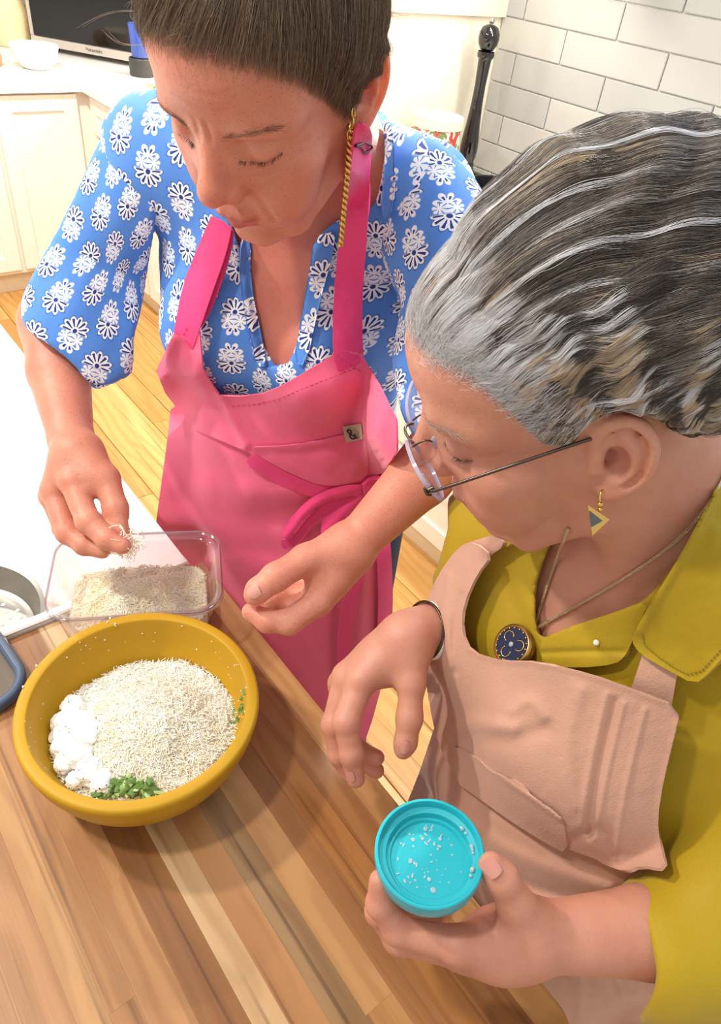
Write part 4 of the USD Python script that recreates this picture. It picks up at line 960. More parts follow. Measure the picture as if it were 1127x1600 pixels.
ms = keep_big(mesh_of(sR, .0030, fn=sleeveR2)); relax(ms, 1)
obj('sleeve', ms, PRINT, pA, smooth=True, uv=uv_round(ms.vertices, shR, hmR, .070, -cf))
hmL = P(672, 640, .725)
sL = Body(); sL.chain([shL+[0, .005, 0], P(735, 470, .715), P(690, 655, .715)], [.062, .066, .066], .03)
outL = Outline([(600, 175), (650, 195), (700, 228), (752, 290), (800, 380), (840, 520), (800, 700), (700, 690), (652, 690), (634, 660), (625, 640), (600, 500), (590, 300)], 1)
axL = P(690, 655, .715)-shL
def sleeveL(p, m=.03): return smax(sL.eval(p, m)+wrinkle(p, .007, 15., axL, 5), outL(p), .006)
ms = keep_big(mesh_of(sL, .0032, fn=sleeveL)); relax(ms, 1)
obj('sleeve', ms, PRINT, pA, smooth=True, uv=uv_round(ms.vertices, shL, P(690, 655, .715), .062, -cf))
def hipsof(hip, fr):
    b = Body()
    for s in (-1, 1):
        h_ = hip+fr@np.array([s*.070, .0, -.02]); b.chain([h_, np.array([h_[0], h_[1]+.015, .48])+fr@np.array([s*.015, .01, 0]), np.array([h_[0], h_[1]+.03, .09])+fr@np.array([s*.02, -.01, 0])], [.080, .060, .046], .03)
    b.cone(hip+[0, .0, -.05], hip+[0, 0, -.35], .125, .115, .04); return b
TA_ = Body(); torsoA(TA_)
lgA, lgB = hipsof(hiA, FRA), hipsof(hiB, FRB)
def coverA(p): return np.minimum(np.minimum(blouseA(p), sL.eval(p)), np.minimum(lgA.eval(p), TA_.eval(p)+.002))
TW_ = Body(); torsoB(TW_, .021)
def coverB(p): return np.minimum(TW_.eval(p), lgB.eval(p))
# collar band and placket edges of the blouse
dC = depthmap(coverA, [(360, 180), (620, 600)], 6., 1.2)
for pl in ([(378, 372), (392, 372), (391, 440), (412, 540), (416, 572), (402, 574), (389, 520), (374, 440)], [(492, 368), (524, 362), (520, 400), (500, 470), (478, 572), (459, 567), (470, 500), (482, 430)], [(588, 172), (604, 178), (616, 215), (618, 290), (608, 345), (594, 335), (601, 262), (602, 210)]):
    s_ = sheet(pl, dC, .0025, 3., lift=.003); obj('placket', s_, PRINT, pA, smooth=True, uv=uv_planar(s_.vertices, chA, rA*-1, UP)+[.012, .02])

# ---- pink apron
BIB = [(271, 522), (300, 530), (311, 513), (317, 578), (342, 619), (375, 620), (408, 616), (440, 603), (466, 588), (519, 556), (524, 545), (566, 552), (586, 592), (605, 628), (619, 656), (620, 705), (599, 738), (560, 756), (519, 764), (488, 760), (431, 732), (382, 704), (306, 672), (278, 640), (258, 614), (244, 579)]
SKIRT = [(268, 625), (306, 655), (382, 685), (431, 712), (488, 740), (560, 738), (606, 725), (613, 770), (609, 860), (608, 960), (600, 1060), (575, 1150), (540, 1230), (420, 1260), (290, 1180), (222, 950), (236, 880), (246, 800), (255, 735), (262, 685)]
dA = depthmap(coverA, SKIRT+BIB+[(200, 480)], 7., 2.4, slope=1.1)
bibfold = [([(268, 530), (246, 580), (260, 618), (280, 640)], 13, .012), ([(342, 619), (360, 650), (384, 697)], 7, .007), ([(330, 600), (350, 655), (370, 690)], 9, -.004), ([(315, 560), (300, 610), (320, 660)], 14, .004), ([(275, 560), (290, 620), (330, 665)], 12, -.003), ([(470, 620), (520, 600), (560, 590)], 14, .002), ([(600, 640), (585, 690), (560, 730)], 12, .004)]
skfold = [([(262, 690), (330, 700), (400, 730), (470, 790)], 22, .006), ([(262, 745), (284, 800), (324, 850), (362, 868)], 4, -.0035), ([(290, 780), (380, 820), (470, 800), (560, 760)], 20, -.006), ([(330, 760), (420, 775), (520, 755)], 26, .010), ([(370, 870), (450, 900), (560, 880)], 24, .007), ([(540, 860), (525, 960), (530, 1100)], 9, -.006), ([(575, 860), (565, 980), (560, 1100)], 9, .007), ([(400, 900), (390, 1000), (380, 1100)], 18, .005), ([(470, 900), (450, 1010), (440, 1120)], 14, -.004)]
ap = obj('apron', sheet(BIB, dA, .0024, 4., bibfold, lift=.018, hem=.0008, smooth=0), PINK, pA, smooth=60)
obj('apron_skirt', sheet(SKIRT, dA, .0024, 5., skfold, lift=.004), PINK, pA, smooth=60)
PKT = [(384, 699), (440, 698), (500, 689), (568, 672), (574, 700), (578, 740), (560, 754), (519, 760), (488, 755), (431, 729)]
pk = obj('bib_pocket', sheet(PKT, dA, .002, 4., bibfold+[([(400, 700), (480, 697), (568, 676)], 5, .004), ([(400, 712), (480, 712), (570, 692)], 5, -.001), ([(430, 712), (470, 740), (520, 758)], 8, .002)], lift=.0205), PINK, pA, smooth=60)
LBL = [(536, 668), (563, 662), (567, 686), (540, 692)]
obj('label', sheet(LBL, dA, .0012, 4., lift=.0262, smooth=0), flat('linen_label', 'b9a58d', .9), pk, smooth=40, label='small beige cloth label reading &')
LQ = np.array([(540, 690), (565, 685), (537, 670), (561, 664)], float); LP = [P(x, y, d-.0262) for (x, y), d in zip(LQ, dA(LQ))]
ex = LP[1]-LP[0]+LP[3]-LP[2]; ey = LP[2]-LP[0]+LP[3]-LP[1]; ex /= np.linalg.norm(ex); ey -= ex*(ey@ex); ey /= np.linalg.norm(ey)
c0 = np.mean(LP, 0)+np.cross(ex, ey)*.0012
tx_ = meshkit.text_mesh('&', .0135, .0004, True); tx_.apply_translation([-tx_.bounds[:, 0].mean(), -tx_.bounds[:, 1].mean(), 0]); Tm = np.eye(4); Tm[:3, 0], Tm[:3, 1], Tm[:3, 2], Tm[:3, 3] = ex, ey, np.cross(ex, ey), c0; tx_.apply_transform(Tm)
obj('lettering', tx_, flat('label_ink', '1f1c1c', .8), pk)
dS = depthmap(lambda p: np.minimum(coverA(p), A_.eval(p)), [(250, 180), (620, 620)], 6., 2.)
dL = depthmap(coverA, [(250, 320), (380, 560)], 6., 2.)
STL = [(329, 340), (330, 338), (346, 344), (361, 355), (362, 358), (352, 400), (334, 450), (314, 508), (301, 545), (300, 547), (272, 524), (271, 522), (284, 450), (305, 395)]
STR = [(556, 197), (570, 193), (582, 205), (581, 232), (577, 300), (571, 400), (566, 470), (567, 548), (572, 579), (530, 589), (520, 552), (521, 470), (528, 390), (541, 300), (552, 240)]
s1 = obj('strap', sheet(STL, dL, .0022, 3., lift=.020), PINKD, pA, smooth=60)
s2 = obj('strap', sheet(STR, dS, .0022, 3., [([(556, 225), (580, 232)], 4, -.004), ([(570, 194), (570, 222)], 8, .006)], lift=.019), PINKD, pA, smooth=60)
obj('strap_back', sheet([(361, 356), (367, 364), (354, 418), (334, 476), (314, 514), (312, 506), (335, 450), (352, 400)], dL, .002, 3., lift=.015), cloth_mat('pink_webbing_back', 'c9346f', 900.), s1, smooth=60)
rg = [P(x, y, dS([[x, y]])[0]-.024) for x, y in ((556, 228), (566, 233), (578, 235), (582, 231), (578, 226), (566, 224))]
obj('ring', tube(spline(rg, 24, True), .0011, 8, closed=True), flat('bronze', '5a4632', .3, metallic=.8), s2, smooth=True)
def stitch(pts, dep, lift, w=1.0, dash=5., gap=3.):
    ln = LineString(chaikin_open(pts, 1)); ms_, t = [], 0
    while t < ln.length:
        a, b = ln.interpolate(t), ln.interpolate(min(t+dash, ln.length)); q = np.array([[a.x, a.y], [b.x, b.y]]); d = dep(q)-lift
        ms_.append(tube([P(*q[0], d[0]), P(*q[1], d[1])], .0004*w, 5)); t += dash+gap
    return cat(*ms_)
obj('stitching', cat(stitch([(346, 636), (420, 630), (480, 604), (560, 574)], dA, .0192), stitch([(526, 556), (566, 582)], dS, .0206), stitch([(564, 550), (532, 586)], dS, .0206), stitch([(276, 520), (298, 540)], dL, .0212), stitch([(292, 512), (284, 528)], dL, .0212)), flat('stitch_red', 'c23a63', .8), pA, kind='stuff')
# waist tie with a bow
dT = depthmap(coverA, SKIRT, 7., 3., slope=1.1)
obj('waist_tie', sheet(along([(388, 716), (440, 748), (500, 770), (545, 772), (600, 752)], 22), dT, .002, 4., lift=.020), PINKD, pA, smooth=60)
bw = obj('bow_loop', sheet(along([(588, 766), (540, 766), (492, 782), (462, 812), (446, 842)], 17), dT, .002, 3., [([(560, 766), (492, 782), (446, 842)], 9, .006)], lift=.026), PINKD, pA, smooth=60)
obj('bow_loop', sheet(along([(440, 852), (462, 846), (486, 812), (520, 785), (584, 772)], 15), dT, .002, 3., lift=.021), PINKD, pA, smooth=60)
obj('bow_loop', sheet([(575, 760), (530, 772), (505, 800), (500, 840), (520, 852), (560, 835), (592, 800), (598, 770)], dT, .003, 3., [([(580, 765), (530, 810), (515, 840)], 12, .012)], lift=.020), PINKD, pA, smooth=60)
obj('bow_knot', sheet([(568, 752), (600, 748), (607, 772), (592, 790), (570, 782)], dT, .006, 3., [([(572, 770), (604, 766)], 9, .005)], lift=.031), PINKD, pA, smooth=60)
obj('tie_end', sheet(along([(592, 778), (600, 850), (604, 930), (600, 1010), (596, 1060)], 22), dT, .002, 3., lift=.020), PINKD, pA, smooth=60)
obj('tie_end', sheet(along([(580, 780), (572, 860), (545, 940), (536, 1010), (540, 1080)], 20), dT, .002, 3., lift=.017), PINKD, pA, smooth=60)
# trousers and shoes below the apron
def legs(par, hip, fr, mat_, shoe):
    b = Body()
    for s in (-1, 1):
        h_ = hip+fr@np.array([s*.070, .0, -.02]); b.chain([h_, np.array([h_[0], h_[1]+.015, .48])+fr@np.array([s*.015, .01, 0]), np.array([h_[0], h_[1]+.03, .09])+fr@np.array([s*.02, -.01, 0])], [.080, .060, .046], .03)
    obj('trousers', mesh_of(b, .008), mat_, par, smooth=True)
    for s in (-1, 1):
        f_ = np.array([hip[0], hip[1]+.03, 0])+fr@np.array([s*.105, 0, 0]); c = Body(); c.chain([f_+fr@np.array([0, -.055, .045]), f_+fr@np.array([0, .02, .05]), f_+fr@np.array([s*.01, .12, .034])], [.042, .042, .033], .03); c.cone(f_+[0, 0, .05], f_+[0, 0, .10], .042, .045, .03)
        m_ = mesh_of(c, .006); m_.vertices[:, 2] = np.maximum(m_.vertices[:, 2], .001); obj('shoe', m_, shoe, par, smooth=True)
legs_done = True
legs(pA, hiA, FRA, flat('navy_trousers', '2a3550', .8), flat('dark_shoe', '2b2522', .5)); legs(pB, hiB, FRB, flat('brown_trousers', '4b3a33', .8), flat('dark_shoe', '2b2522', .5))

# ---- woman in mustard: blouse, collar, dusty pink apron
bp = Body(); torsoB(bp, .012); bp.cone(nkB, shR2, .050, .052, .04); bp.cone(nkB, shL2, .052, .055, .04)
bp.chain([shR2, eR2], [.056, .052], .03); bp.chain([shL2, P(1215, 1240, .53), eL2], [.058, .060, .062], .03); bp.chain([eL2, P(1042, 1492, .515)], [.060, .047], .03)
neckB = Outline([(860, 660), (872, 825), (852, 870), (838, 915), (836, 968), (845, 1000), (872, 987), (906, 974), (960, 957), (1014, 936), (1066, 861), (1093, 810), (1122, 765), (1140, 660)], 1)
cuffB = Outline([(600, 600), (700, 760), (700, 850), (640, 980), (660, 1100), (650, 1250), (640, 1700), (900, 1700), (940, 1440), (984, 1406), (1008, 1440), (1023, 1488), (1027, 1533), (1012, 1572), (993, 1597), (1010, 1640), (1400, 1700), (1400, 600)], 1)
def blouseB(p, m=.03):
    d = bp.eval(p, m)+wrinkle(p, .0075, 13., [.3, .2, 1], 9); q = pr(p)
    cut = np.maximum(neckB.px(q[:, :2])*q[:, 2]/F, q[:, 2]-.64); d = smax(d, -cut, .0025); return smax(d, cuffB(p), .003)
inB = Body(); inB.chain([P(1075, 1490, .515), P(960, 1490, .510)], [.034, .040], .01)
def blouseB2(p, m=.03): return smax(blouseB(p, m), -inB.eval(p, m), .002)
mb = keep_big(mesh_of(bp, .0030, fn=blouseB)); relax(mb, 1)
obj('blouse', mb, MUSTB, pB, smooth=True)
BIBB = [(717, 853), (740, 846), (768, 868), (745, 898), (724, 945), (721, 987), (736, 1020), (778, 1033), (843, 1035), (927, 1057), (985, 1078), (1064, 1108), (1050, 1165), (1036, 1225), (1028, 1278), (1031, 1318), (1042, 1358), (1000, 1352), (977, 1362), (945, 1352), (931, 1342), (890, 1328), (820, 1295), (740, 1238), (700, 1195), (681, 1150), (671, 1100), (663, 1048), (661, 1001), (665, 945), (684, 898)]
SKB_ = [(684, 1120), (668, 1170), (650, 1222), (632, 1265), (640, 1330), (690, 1450), (740, 1620), (840, 1720), (1060, 1720), (1130, 1600), (1150, 1400), (1100, 1378), (1040, 1340), (900, 1310), (760, 1220), (700, 1150)]
TB_ = Body(); torsoB(TB_)
dB = depthmap(lambda p: np.minimum(coverB(p), blouseB(p)), BIBB, 7., 2.2, slope=1.1); dK = depthmap(coverB, BIBB+SKB_, 7., 2.4, slope=1.1)
wr = [([(700, 900), (695, 960), (706, 1040)], 7, .003), ([(722, 930), (708, 990), (712, 1050)], 6, -.003), ([(681, 1150), (740, 1128), (800, 1140)], 14, .006), ([(730, 1160), (800, 1155), (850, 1140)], 16, -.004), ([(800, 1110), (830, 1090), (850, 1120)], 10, .003), ([(905, 1080), (880, 1180), (900, 1260)], 14, .003), ([(948, 1085), (925, 1180), (908, 1290)], 5, .0018), ([(975, 1100), (948, 1210), (930, 1310)], 5, .0017), ([(1008, 1110), (980, 1220), (962, 1330)], 5, .0019), ([(962, 1095), (936, 1200), (920, 1300)], 6, -.003), ([(900, 1310), (940, 1290), (960, 1335)], 10, -.005), ([(690, 960), (680, 1020), (690, 1100)], 6, .002)]
skw = [([(690, 1150), (700, 1200), (760, 1260), (880, 1330)], 9, -.006), ([(672, 1190), (690, 1250), (780, 1330), (950, 1390)], 16, .009), ([(660, 1230), (664, 1280), (690, 1350)], 8, -.004), ([(720, 1330), (850, 1400), (1000, 1410), (1100, 1390)], 10, -.008), ([(900, 1500), (910, 1560), (900, 1640)], 8, .008), ([(950, 1500), (965, 1560), (960, 1640)], 7, -.006), ([(990, 1500), (1000, 1570), (1000, 1640)], 7, .006)]
obj('apron', sheet(BIBB, dB, .0026, 3., wr, lift=.014, hem=.0012), ROSE, pB, smooth=60)
obj('apron_skirt', sheet(SKB_, dK, .0026, 5., skw, lift=.006), ROSE, pB, smooth=60)
PKB = [(706, 1164), (722, 1173), (745, 1184), (765, 1205), (784, 1213), (809, 1221), (841, 1251), (866, 1266), (880, 1281), (889, 1336), (850, 1316), (790, 1278), (738, 1240), (712, 1222)]
obj('bib_pocket', sheet(PKB, dB, .0022, 3., wr+[([(715, 1170), (748, 1187), (784, 1216), (841, 1254), (876, 1280)], 4, .004)], lift=.018, smooth=1), ROSE, pB, smooth=60)
dB2 = depthmap(blouseB, [(700, 800), (1200, 1120)], 6., 1.5)
st_ = obj('strap', sheet([(717, 853), (779, 832), (790, 852), (760, 872), (742, 893), (728, 880)], dB2, .003, 3., [([(735, 880), (785, 848)], 5, .002)], lift=.015), ROSE, pB, smooth=60)
obj('strap', sheet([(1005, 1020), (1060, 1040), (1050, 1102), (984, 1084)], dB2, .003, 3., lift=.012, smooth=0), ROSE, pB, smooth=60)
COL = [(1150, 715), (1128, 748), (1110, 780), (1093, 812), (1066, 863), (1040, 905), (1018, 940), (1000, 972), (986, 1000), (1000, 1022), (1040, 1045), (1086, 1070), (1108, 1052), (1140, 1015), (1215, 900), (1215, 760)]
cl = obj('collar', sheet(COL, dB2, .003, 4., [([(1120, 770), (1060, 880), (1000, 985)], 8, .004)], lift=.018, hem=.001), MUSTB, pB, smooth=60)
obj('stitching', stitch([(1128, 770), (1078, 862), (1028, 945), (996, 998), (1040, 1036), (1086, 1060), (1130, 1012)], dB2, .0192, 1., 4., 2.5), flat('stitch_olive', '7d6a10', .8), cl, kind='stuff')
obj('collar', sheet([(779, 822), (800, 826), (872, 826), (850, 848), (822, 838), (798, 850), (790, 856)], dB2, .003, 3., lift=.012), MUSTB, pB, smooth=60)
pl_ = obj('placket', sheet([(845, 1000), (872, 987), (906, 974), (960, 957), (1016, 936), (995, 985), (985, 1010), (976, 1026), (962, 1038), (905, 1044), (862, 1040), (846, 1030)], dB2, .003, 3., [([(850, 1020), (900, 1018), (975, 1018)], 5, -.002)], lift=.007), MUSTB, pB, smooth=60)
bd_ = trimesh.creation.icosphere(2, .0022); bd_.apply_translation(P(932, 1004, dB2([[932, 1004]])[0]-.0085)); obj('bead', bd_, flat('pearl', 'f2ead8', .2), pl_, smooth=True)
# ================================================================ hair (a combed cap and strands), brows, lashes
def curves(name, pts, widths, mat_, par, **kw):
    """pts: (n, k, 3) strands; widths: (n, k) or scalars."""
    pts = np.asarray(pts, np.float32); n, k, _ = pts.shape
    c = UsdGeom.BasisCurves.Define(stage, path(str(par.GetPath()), name)); c.CreateTypeAttr('linear'); c.CreateWrapAttr('nonperiodic')
    c.CreatePointsAttr(Vt.Vec3fArray.FromNumpy(pts.reshape(-1, 3))); c.CreateCurveVertexCountsAttr(Vt.IntArray.FromNumpy(np.full(n, k, np.int32)))
    w = np.broadcast_to(np.asarray(widths, np.float32), (n, k)); c.CreateWidthsAttr(Vt.FloatArray.FromNumpy(np.ascontiguousarray(w.reshape(-1)))); c.SetWidthsInterpolation('vertex')
    UsdShade.MaterialBindingAPI.Apply(c.GetPrim()).Bind(mat_); return tag(c, **kw)
def hair_mat(name, col, col2, rough=.35):
    m = Mat(name); p = m.pos(); c = m.mix(m.noise(p, 260., 2.), srgb(col), srgb(col2))
    return m.done(base_color=c, roughness=rough, specular_ior_level=.55, anisotropic=.3)
def scalp(l):     # radius scale of a direction on the skull of the local head frame
    c = np.array([0, -.004, .040]); r = np.array([.0725, .0935, .084]); return c, r
def on_skull(d, off):
    c, r = scalp(0); d = d/np.linalg.norm(d, axis=-1, keepdims=True); k = 1/np.linalg.norm(d/r, axis=-1, keepdims=True); p = c+d*k
    n = (p-c)/r**2; n /= np.linalg.norm(n, axis=-1, keepdims=True); return p+n*np.asarray(off)[..., None], n
def sph(az, el):   # az 0 = front, positive = person's left; el up
    az, el = np.radians(az), np.radians(el); return np.stack([-np.sin(az)*np.cos(el), np.cos(az)*np.cos(el), np.sin(el)+0*az], -1)
def head_to_world(R, t, p): return p@R.T+t

hdA, hdB = Body(), Body(); head(hdA, RA, TA, 'a', False); head(hdB, RB, TB, 'b', False)
# -- brown hair drawn up to the crown
HB = [hair_mat('brown_hair', '54402f', '6b5440'), hair_mat('brown_hair_light', '84694f', 'a28a6e'), hair_mat('brown_hair_dark', '35261c', '48352a')]
CAPA, CAPB = flat('hair_cap_a', '3d2e22', .9, specular_ior_level=.1), flat('hair_cap_b', '3c342e', .9, specular_ior_level=.1)
hairA = Body(); hairA.at(RA, TA); hairA.ell((0, -.012, .048), (.0765, .0935, .084), .01); hairA.ell((0, -.05, .125), (.045, .048, .045), .03)
for s in (-1, 1): hairA.ell((s*.052, -.012, .045), (.026, .050, .045), .02)
hairA.at()
def yl_A(z): return np.interp(z, [-.04, -.02, -.007, .0106, .058, .0765, .09, .1, .2], [-.03, -.004, .012, .024, .050, .064, .079, .086, .1])
def lineA(l):    # negative where hair grows: behind the hairline
    return np.maximum(l[:, 1]-yl_A(l[:, 2])+.020+.012*(meshkit.noise(l*110)-.5), -.030-l[:, 2])
def hairline(yl, az):     # elevation of the hairline for each azimuth
    els = np.arange(-32, 75, .5); out = []
    for a in az:
        p, _ = on_skull(sph(np.full(len(els), a), els), np.zeros(len(els))); ok = (p[:, 1] < yl(p[:, 2])) & (p[:, 2] > -.03)
        out.append(els[np.argmax(ok)] if ok.any() else 70)
    return np.array(out)
def lift_off(fn, W, gap, R):     # strands kept a little above the combed cap
    n, k, _ = W.shape; c = R@np.array([0, -.004, .040])
    key = np.arange(n)
    for _ in range(2):
        e = np.empty((n, k)); loc = W[:, k//2]; lo = np.floor((loc-loc.min(0))/.05).astype(int); kk = lo@np.array([1, 64, 4096]); o = np.argsort(kk, kind='stable')
        for g in np.split(o, np.nonzero(np.diff(kk[o]))[0]+1): e[g] = fn(W[g].reshape(-1, 3)).reshape(len(g), k)
        W = W+lift_off.nrm*np.clip(gap-e, 0, .02)[..., None]
    return W
def hairfnA(p, m=.03): return smax(hairA.eval(p, m), lineA(local(RA, TA, p))*.8, .016)
hm = keep_big(mesh_of(hairA, .0026, fn=hairfnA)); hA_ = obj('hair', hm, CAPA, pA, smooth=True)
r5 = np.random.default_rng(55)
azs = np.arange(-150, 151, 2.); elA = hairline(yl_A, azs)
def strandsA(n, seed):
    r = np.random.default_rng(seed); az = r.uniform(-125, 125, n); K_ = 22
    e0 = np.interp(az, azs, elA)+np.abs(r.normal(0, 9.0, n))-2.5+5*(meshkit.noise(np.stack([az/9., az*0+.5, az*0], -1))-.5)
    more = r.random(n) < .35; e0 = np.where(more, e0+r.uniform(3, 30, n), e0)
    d0 = sph(az, e0); top = np.array([0, -.62, .80])[None]+r.normal(0, .06, (n, 3)); am = az*1.05+34*np.exp(-((az+15)/55)**2); mid = sph(am, e0+np.interp(np.abs(az), [0, 60, 120], [30, 26, 30]))
    u = np.linspace(0, 1, K_)[None, :, None]; ex_ = r.uniform(.5, 1.0, n)[:, None, None]; s_ = u*ex_
    d = d0[:, None]*(1-s_)**2+2*mid[:, None]*s_*(1-s_)+top[:, None]*s_**2; d = d+np.sin(s_*np.pi)*r.normal(0, .025, (n, 1, 3))
    p, nn = on_skull(d, np.full((n, K_), .0005)); W = head_to_world(RA, TA, p); lift_off.nrm = nn@RA.T
    lock = meshkit.noise(np.stack([az/7., az*0+3.1, az*0], -1))[:, None]; base = np.interp(u[..., 0], [0, .08, 1], [.0000, .0012, .0016])+lock*.0035*np.minimum(u[..., 0]*3, 1)+np.abs(r.normal(0, .0011, (n, 1)))*np.minimum(u[..., 0]*4, 1)+.0009*np.sin(u[..., 0]*r.uniform(3, 16, (n, 1))+r.uniform(0, 6, (n, 1)))*np.minimum(u[..., 0]*4, 1)
    return lift_off(lambda q: np.minimum(hairfnA(q, .018), hdA.eval(q, .018)), W, base, RA)
wA = np.interp(np.linspace(0, 1, 22), [0, .1, .25, .7, 1], [.00004, .00009, .00015, .00016, .00006])
for k_, (nst, mt) in enumerate(((7000, HB[0]), (4600, HB[1]), (5200, HB[2]))): curves('hair_strand', strandsA(nst, 100+k_), wA[None]*.85, mt, hA_, kind='stuff')
def babyA(n, seed):
    r = np.random.default_rng(seed); az = r.uniform(-110, 110, n); e0 = np.interp(az, azs, elA)+r.normal(-1.5, 3.2, n); d0 = sph(az, e0); bk = sph(az*1.2+r.normal(12, 16, n), e0+r.uniform(15, 40, n))
    u = np.linspace(0, 1, 12)[None, :, None]*r.uniform(.25, .8, (n, 1, 1)); d = d0[:, None]*(1-u)+bk[:, None]*u; d = d+np.sin(u*r.uniform(4, 14, (n, 1, 1)))*r.normal(0, .02, (n, 1, 3))
    p, nn = on_skull(d, np.full((n, 12), .001)); W = head_to_world(RA, TA, p); lift_off.nrm = nn@RA.T
    return lift_off(lambda q: np.minimum(hairfnA(q, .018), hdA.eval(q, .018)), W, .0002+.005*u[..., 0]+np.abs(r.normal(0, .0006, (n, 1))), RA)
wb_ = np.interp(np.linspace(0, 1, 12), [0, .4, 1], [.00005, .00012, .00004])[None]
curves('hair_wisp', babyA(1500, 61), wb_, HB[1], hA_, kind='stuff'); curves('hair_wisp', babyA(900, 62), wb_, HB[0], hA_, kind='stuff')
# loose wisps
ws = []
for (a, b_, c_) in (((232, 18, .57), (170, 22, .575), (132, 42, .58)), ((236, 12, .57), (205, 4, .57), (196, 14, .575)), ((225, 70, .57), (190, 70, .575), (168, 55, .58)), ((240, 40, .56), (205, 30, .565), (210, 8, .57)), ((590, 18, .60), (625, 30, .60), (632, -4, .61)), ((585, 30, .60), (610, 25, .60), (606, -6, .61)), ((590, 8, .60), (640, 20, .61), (640, -20, .62))):
    q = spline([P(*a), P(*b_), P(*c_)], 18)
    for j in range(3): ws.append(q+np.linspace(0, 1, 18)[:, None]*r5.normal(0, .0025, 3))
curves('hair_wisp', np.array(ws), np.interp(np.linspace(0, 1, 18), [0, 1], [.00022, .00010])[None], HB[1], hA_, kind='stuff')

# -- brows and lashes
def hairs_on(bd, R, t, lines, n, ln, lean, seed, spread, wd, dirn=(0, 1, 0)):
    r = np.random.default_rng(seed); out = []
    for L_ in lines:
        q = spline(L_, 60); i = r.integers(0, 60, n); o = q[i]+r.normal(0, 1, (n, 3))*spread
        w_ = head_to_world(R, t, o+np.array(dirn)*.02); d = R@np.array(dirn, float)
        for _ in range(40): e = bd.eval(w_); w_ = w_-d*np.maximum(e, .0001)[:, None]*(e > .0002)[:, None]
        tan = np.gradient(q, axis=0)[i]; tan /= np.linalg.norm(tan, axis=1, keepdims=True)
        sg = np.sign(q[:, 0].mean()); g = R@(np.array([0, 0, 1.])) ; v = (tan*np.sign(tan[:, :1]*sg))@R.T*lean[0]+d*lean[1]+g*lean[2]+r.normal(0, .15, (n, 3))
        v /= np.linalg.norm(v, axis=1, keepdims=True); u = np.linspace(0, 1, 6)[None, :, None]; L2 = (ln*r.uniform(.6, 1.1, n))[:, None, None]
        out.append(w_[:, None]+v[:, None]*u*L2+(g*lean[3])[None, None]*u**2*L2)
    return np.concatenate(out)
LSH = hair_mat('lash', '2a1d17', '3a2a22'); BRW = hair_mat('brow_hair', '6b4a38', '805e48'); BRG = hair_mat('grey_brow', '8d8178', 'b0a69c')
lash = [[(s*.0195, .0845, .0115), (s*.026, .0870, .0088), (s*.036, .0858, .0082), (s*.0470, .0765, .0118)] for s in (-1, 1)]
brow = [[(s*.013, .09, .0335), (s*.026, .09, .0385), (s*.040, .082, .0415), (s*.052, .07, .0370)] for s in (-1, 1)]
tw_ = np.array([1, .8, .35, .1, .05, .02])
for bd, R, t, par, bm, sd in ((A_, RA, TA, pA, BRW, 1), (B_, RB, TB, pB, BRG, 2)):
    curves('eyelash', hairs_on(bd, R, t, lash, 95, .0050, (.35, .8, -.65, .35), sd, .0003, 0), np.array([.00020, .00019, .00016, .00013, .00009, .00005])[None], LSH if sd == 1 else hair_mat('lash_b', '3d2f29', '54463e'), par, kind='stuff')
    curves('eyebrow', hairs_on(bd, R, t, brow, 230, .0060, (.9, .15, .22, -.1), 5+sd, .0015, 0), np.array([.00012, .00014, .00012, .0001, .00008, .00004])[None], bm, par, kind='stuff')

# -- grey wavy hair swept back
HG = [hair_mat('silver_hair', 'c0c0c4', 'dcdbdc', .28), hair_mat('grey_hair', '7d736a', '989087', .33), hair_mat('dark_grey_hair', '382f2a', '51453d', .35), hair_mat('sandy_grey_hair', 'a8937a', 'c4b298', .33)]
hairB = Body(); hairB.at(RB, TB); hairB.ell((0, -.010, .044), (.0760, .0935, .0890), .01); hairB.ell((0, -.055, .050), (.0780, .072, .088), .03); hairB.ell((0, -.022, .080), (.058, .062, .058), .03); hairB.at()
def yl_B(z): return np.interp(z, [-.04, -.02, 0, .018, .028, .056, .0767, .087, .1, .2], [-.05, -.03, -.012, .012, .027, .036, .047, .070, .084, .1])
def lineB(l): return np.maximum(l[:, 1]-yl_B(l[:, 2])+.009+.007*(meshkit.noise(l*90)-.5), np.maximum(-.030-l[:, 2], -.010-l[:, 2]+np.maximum(l[:, 1]+.050, 0)*1.2))
def hairfnB(p, m=.03):
    l = local(RB, TB, p); wv = .0016*np.sin(l[:, 2]*330+l[:, 1]*60+6*meshkit.noise(l*28)); return smax(smax(hairB.eval(p, m)+wv, lineB(l)*.8, .014), np.where(np.abs(l[:, 0]) > .045, .030-.030*np.sqrt(((l[:, 1]+.012)/.027)**2+((l[:, 2]-.003)/.036)**2), -1.), .006)
elB = hairline(yl_B, azs)
hm = keep_big(mesh_of(hairB, .0026, fn=hairfnB)); hB_ = obj('hair', hm, CAPB, pB, smooth=True)
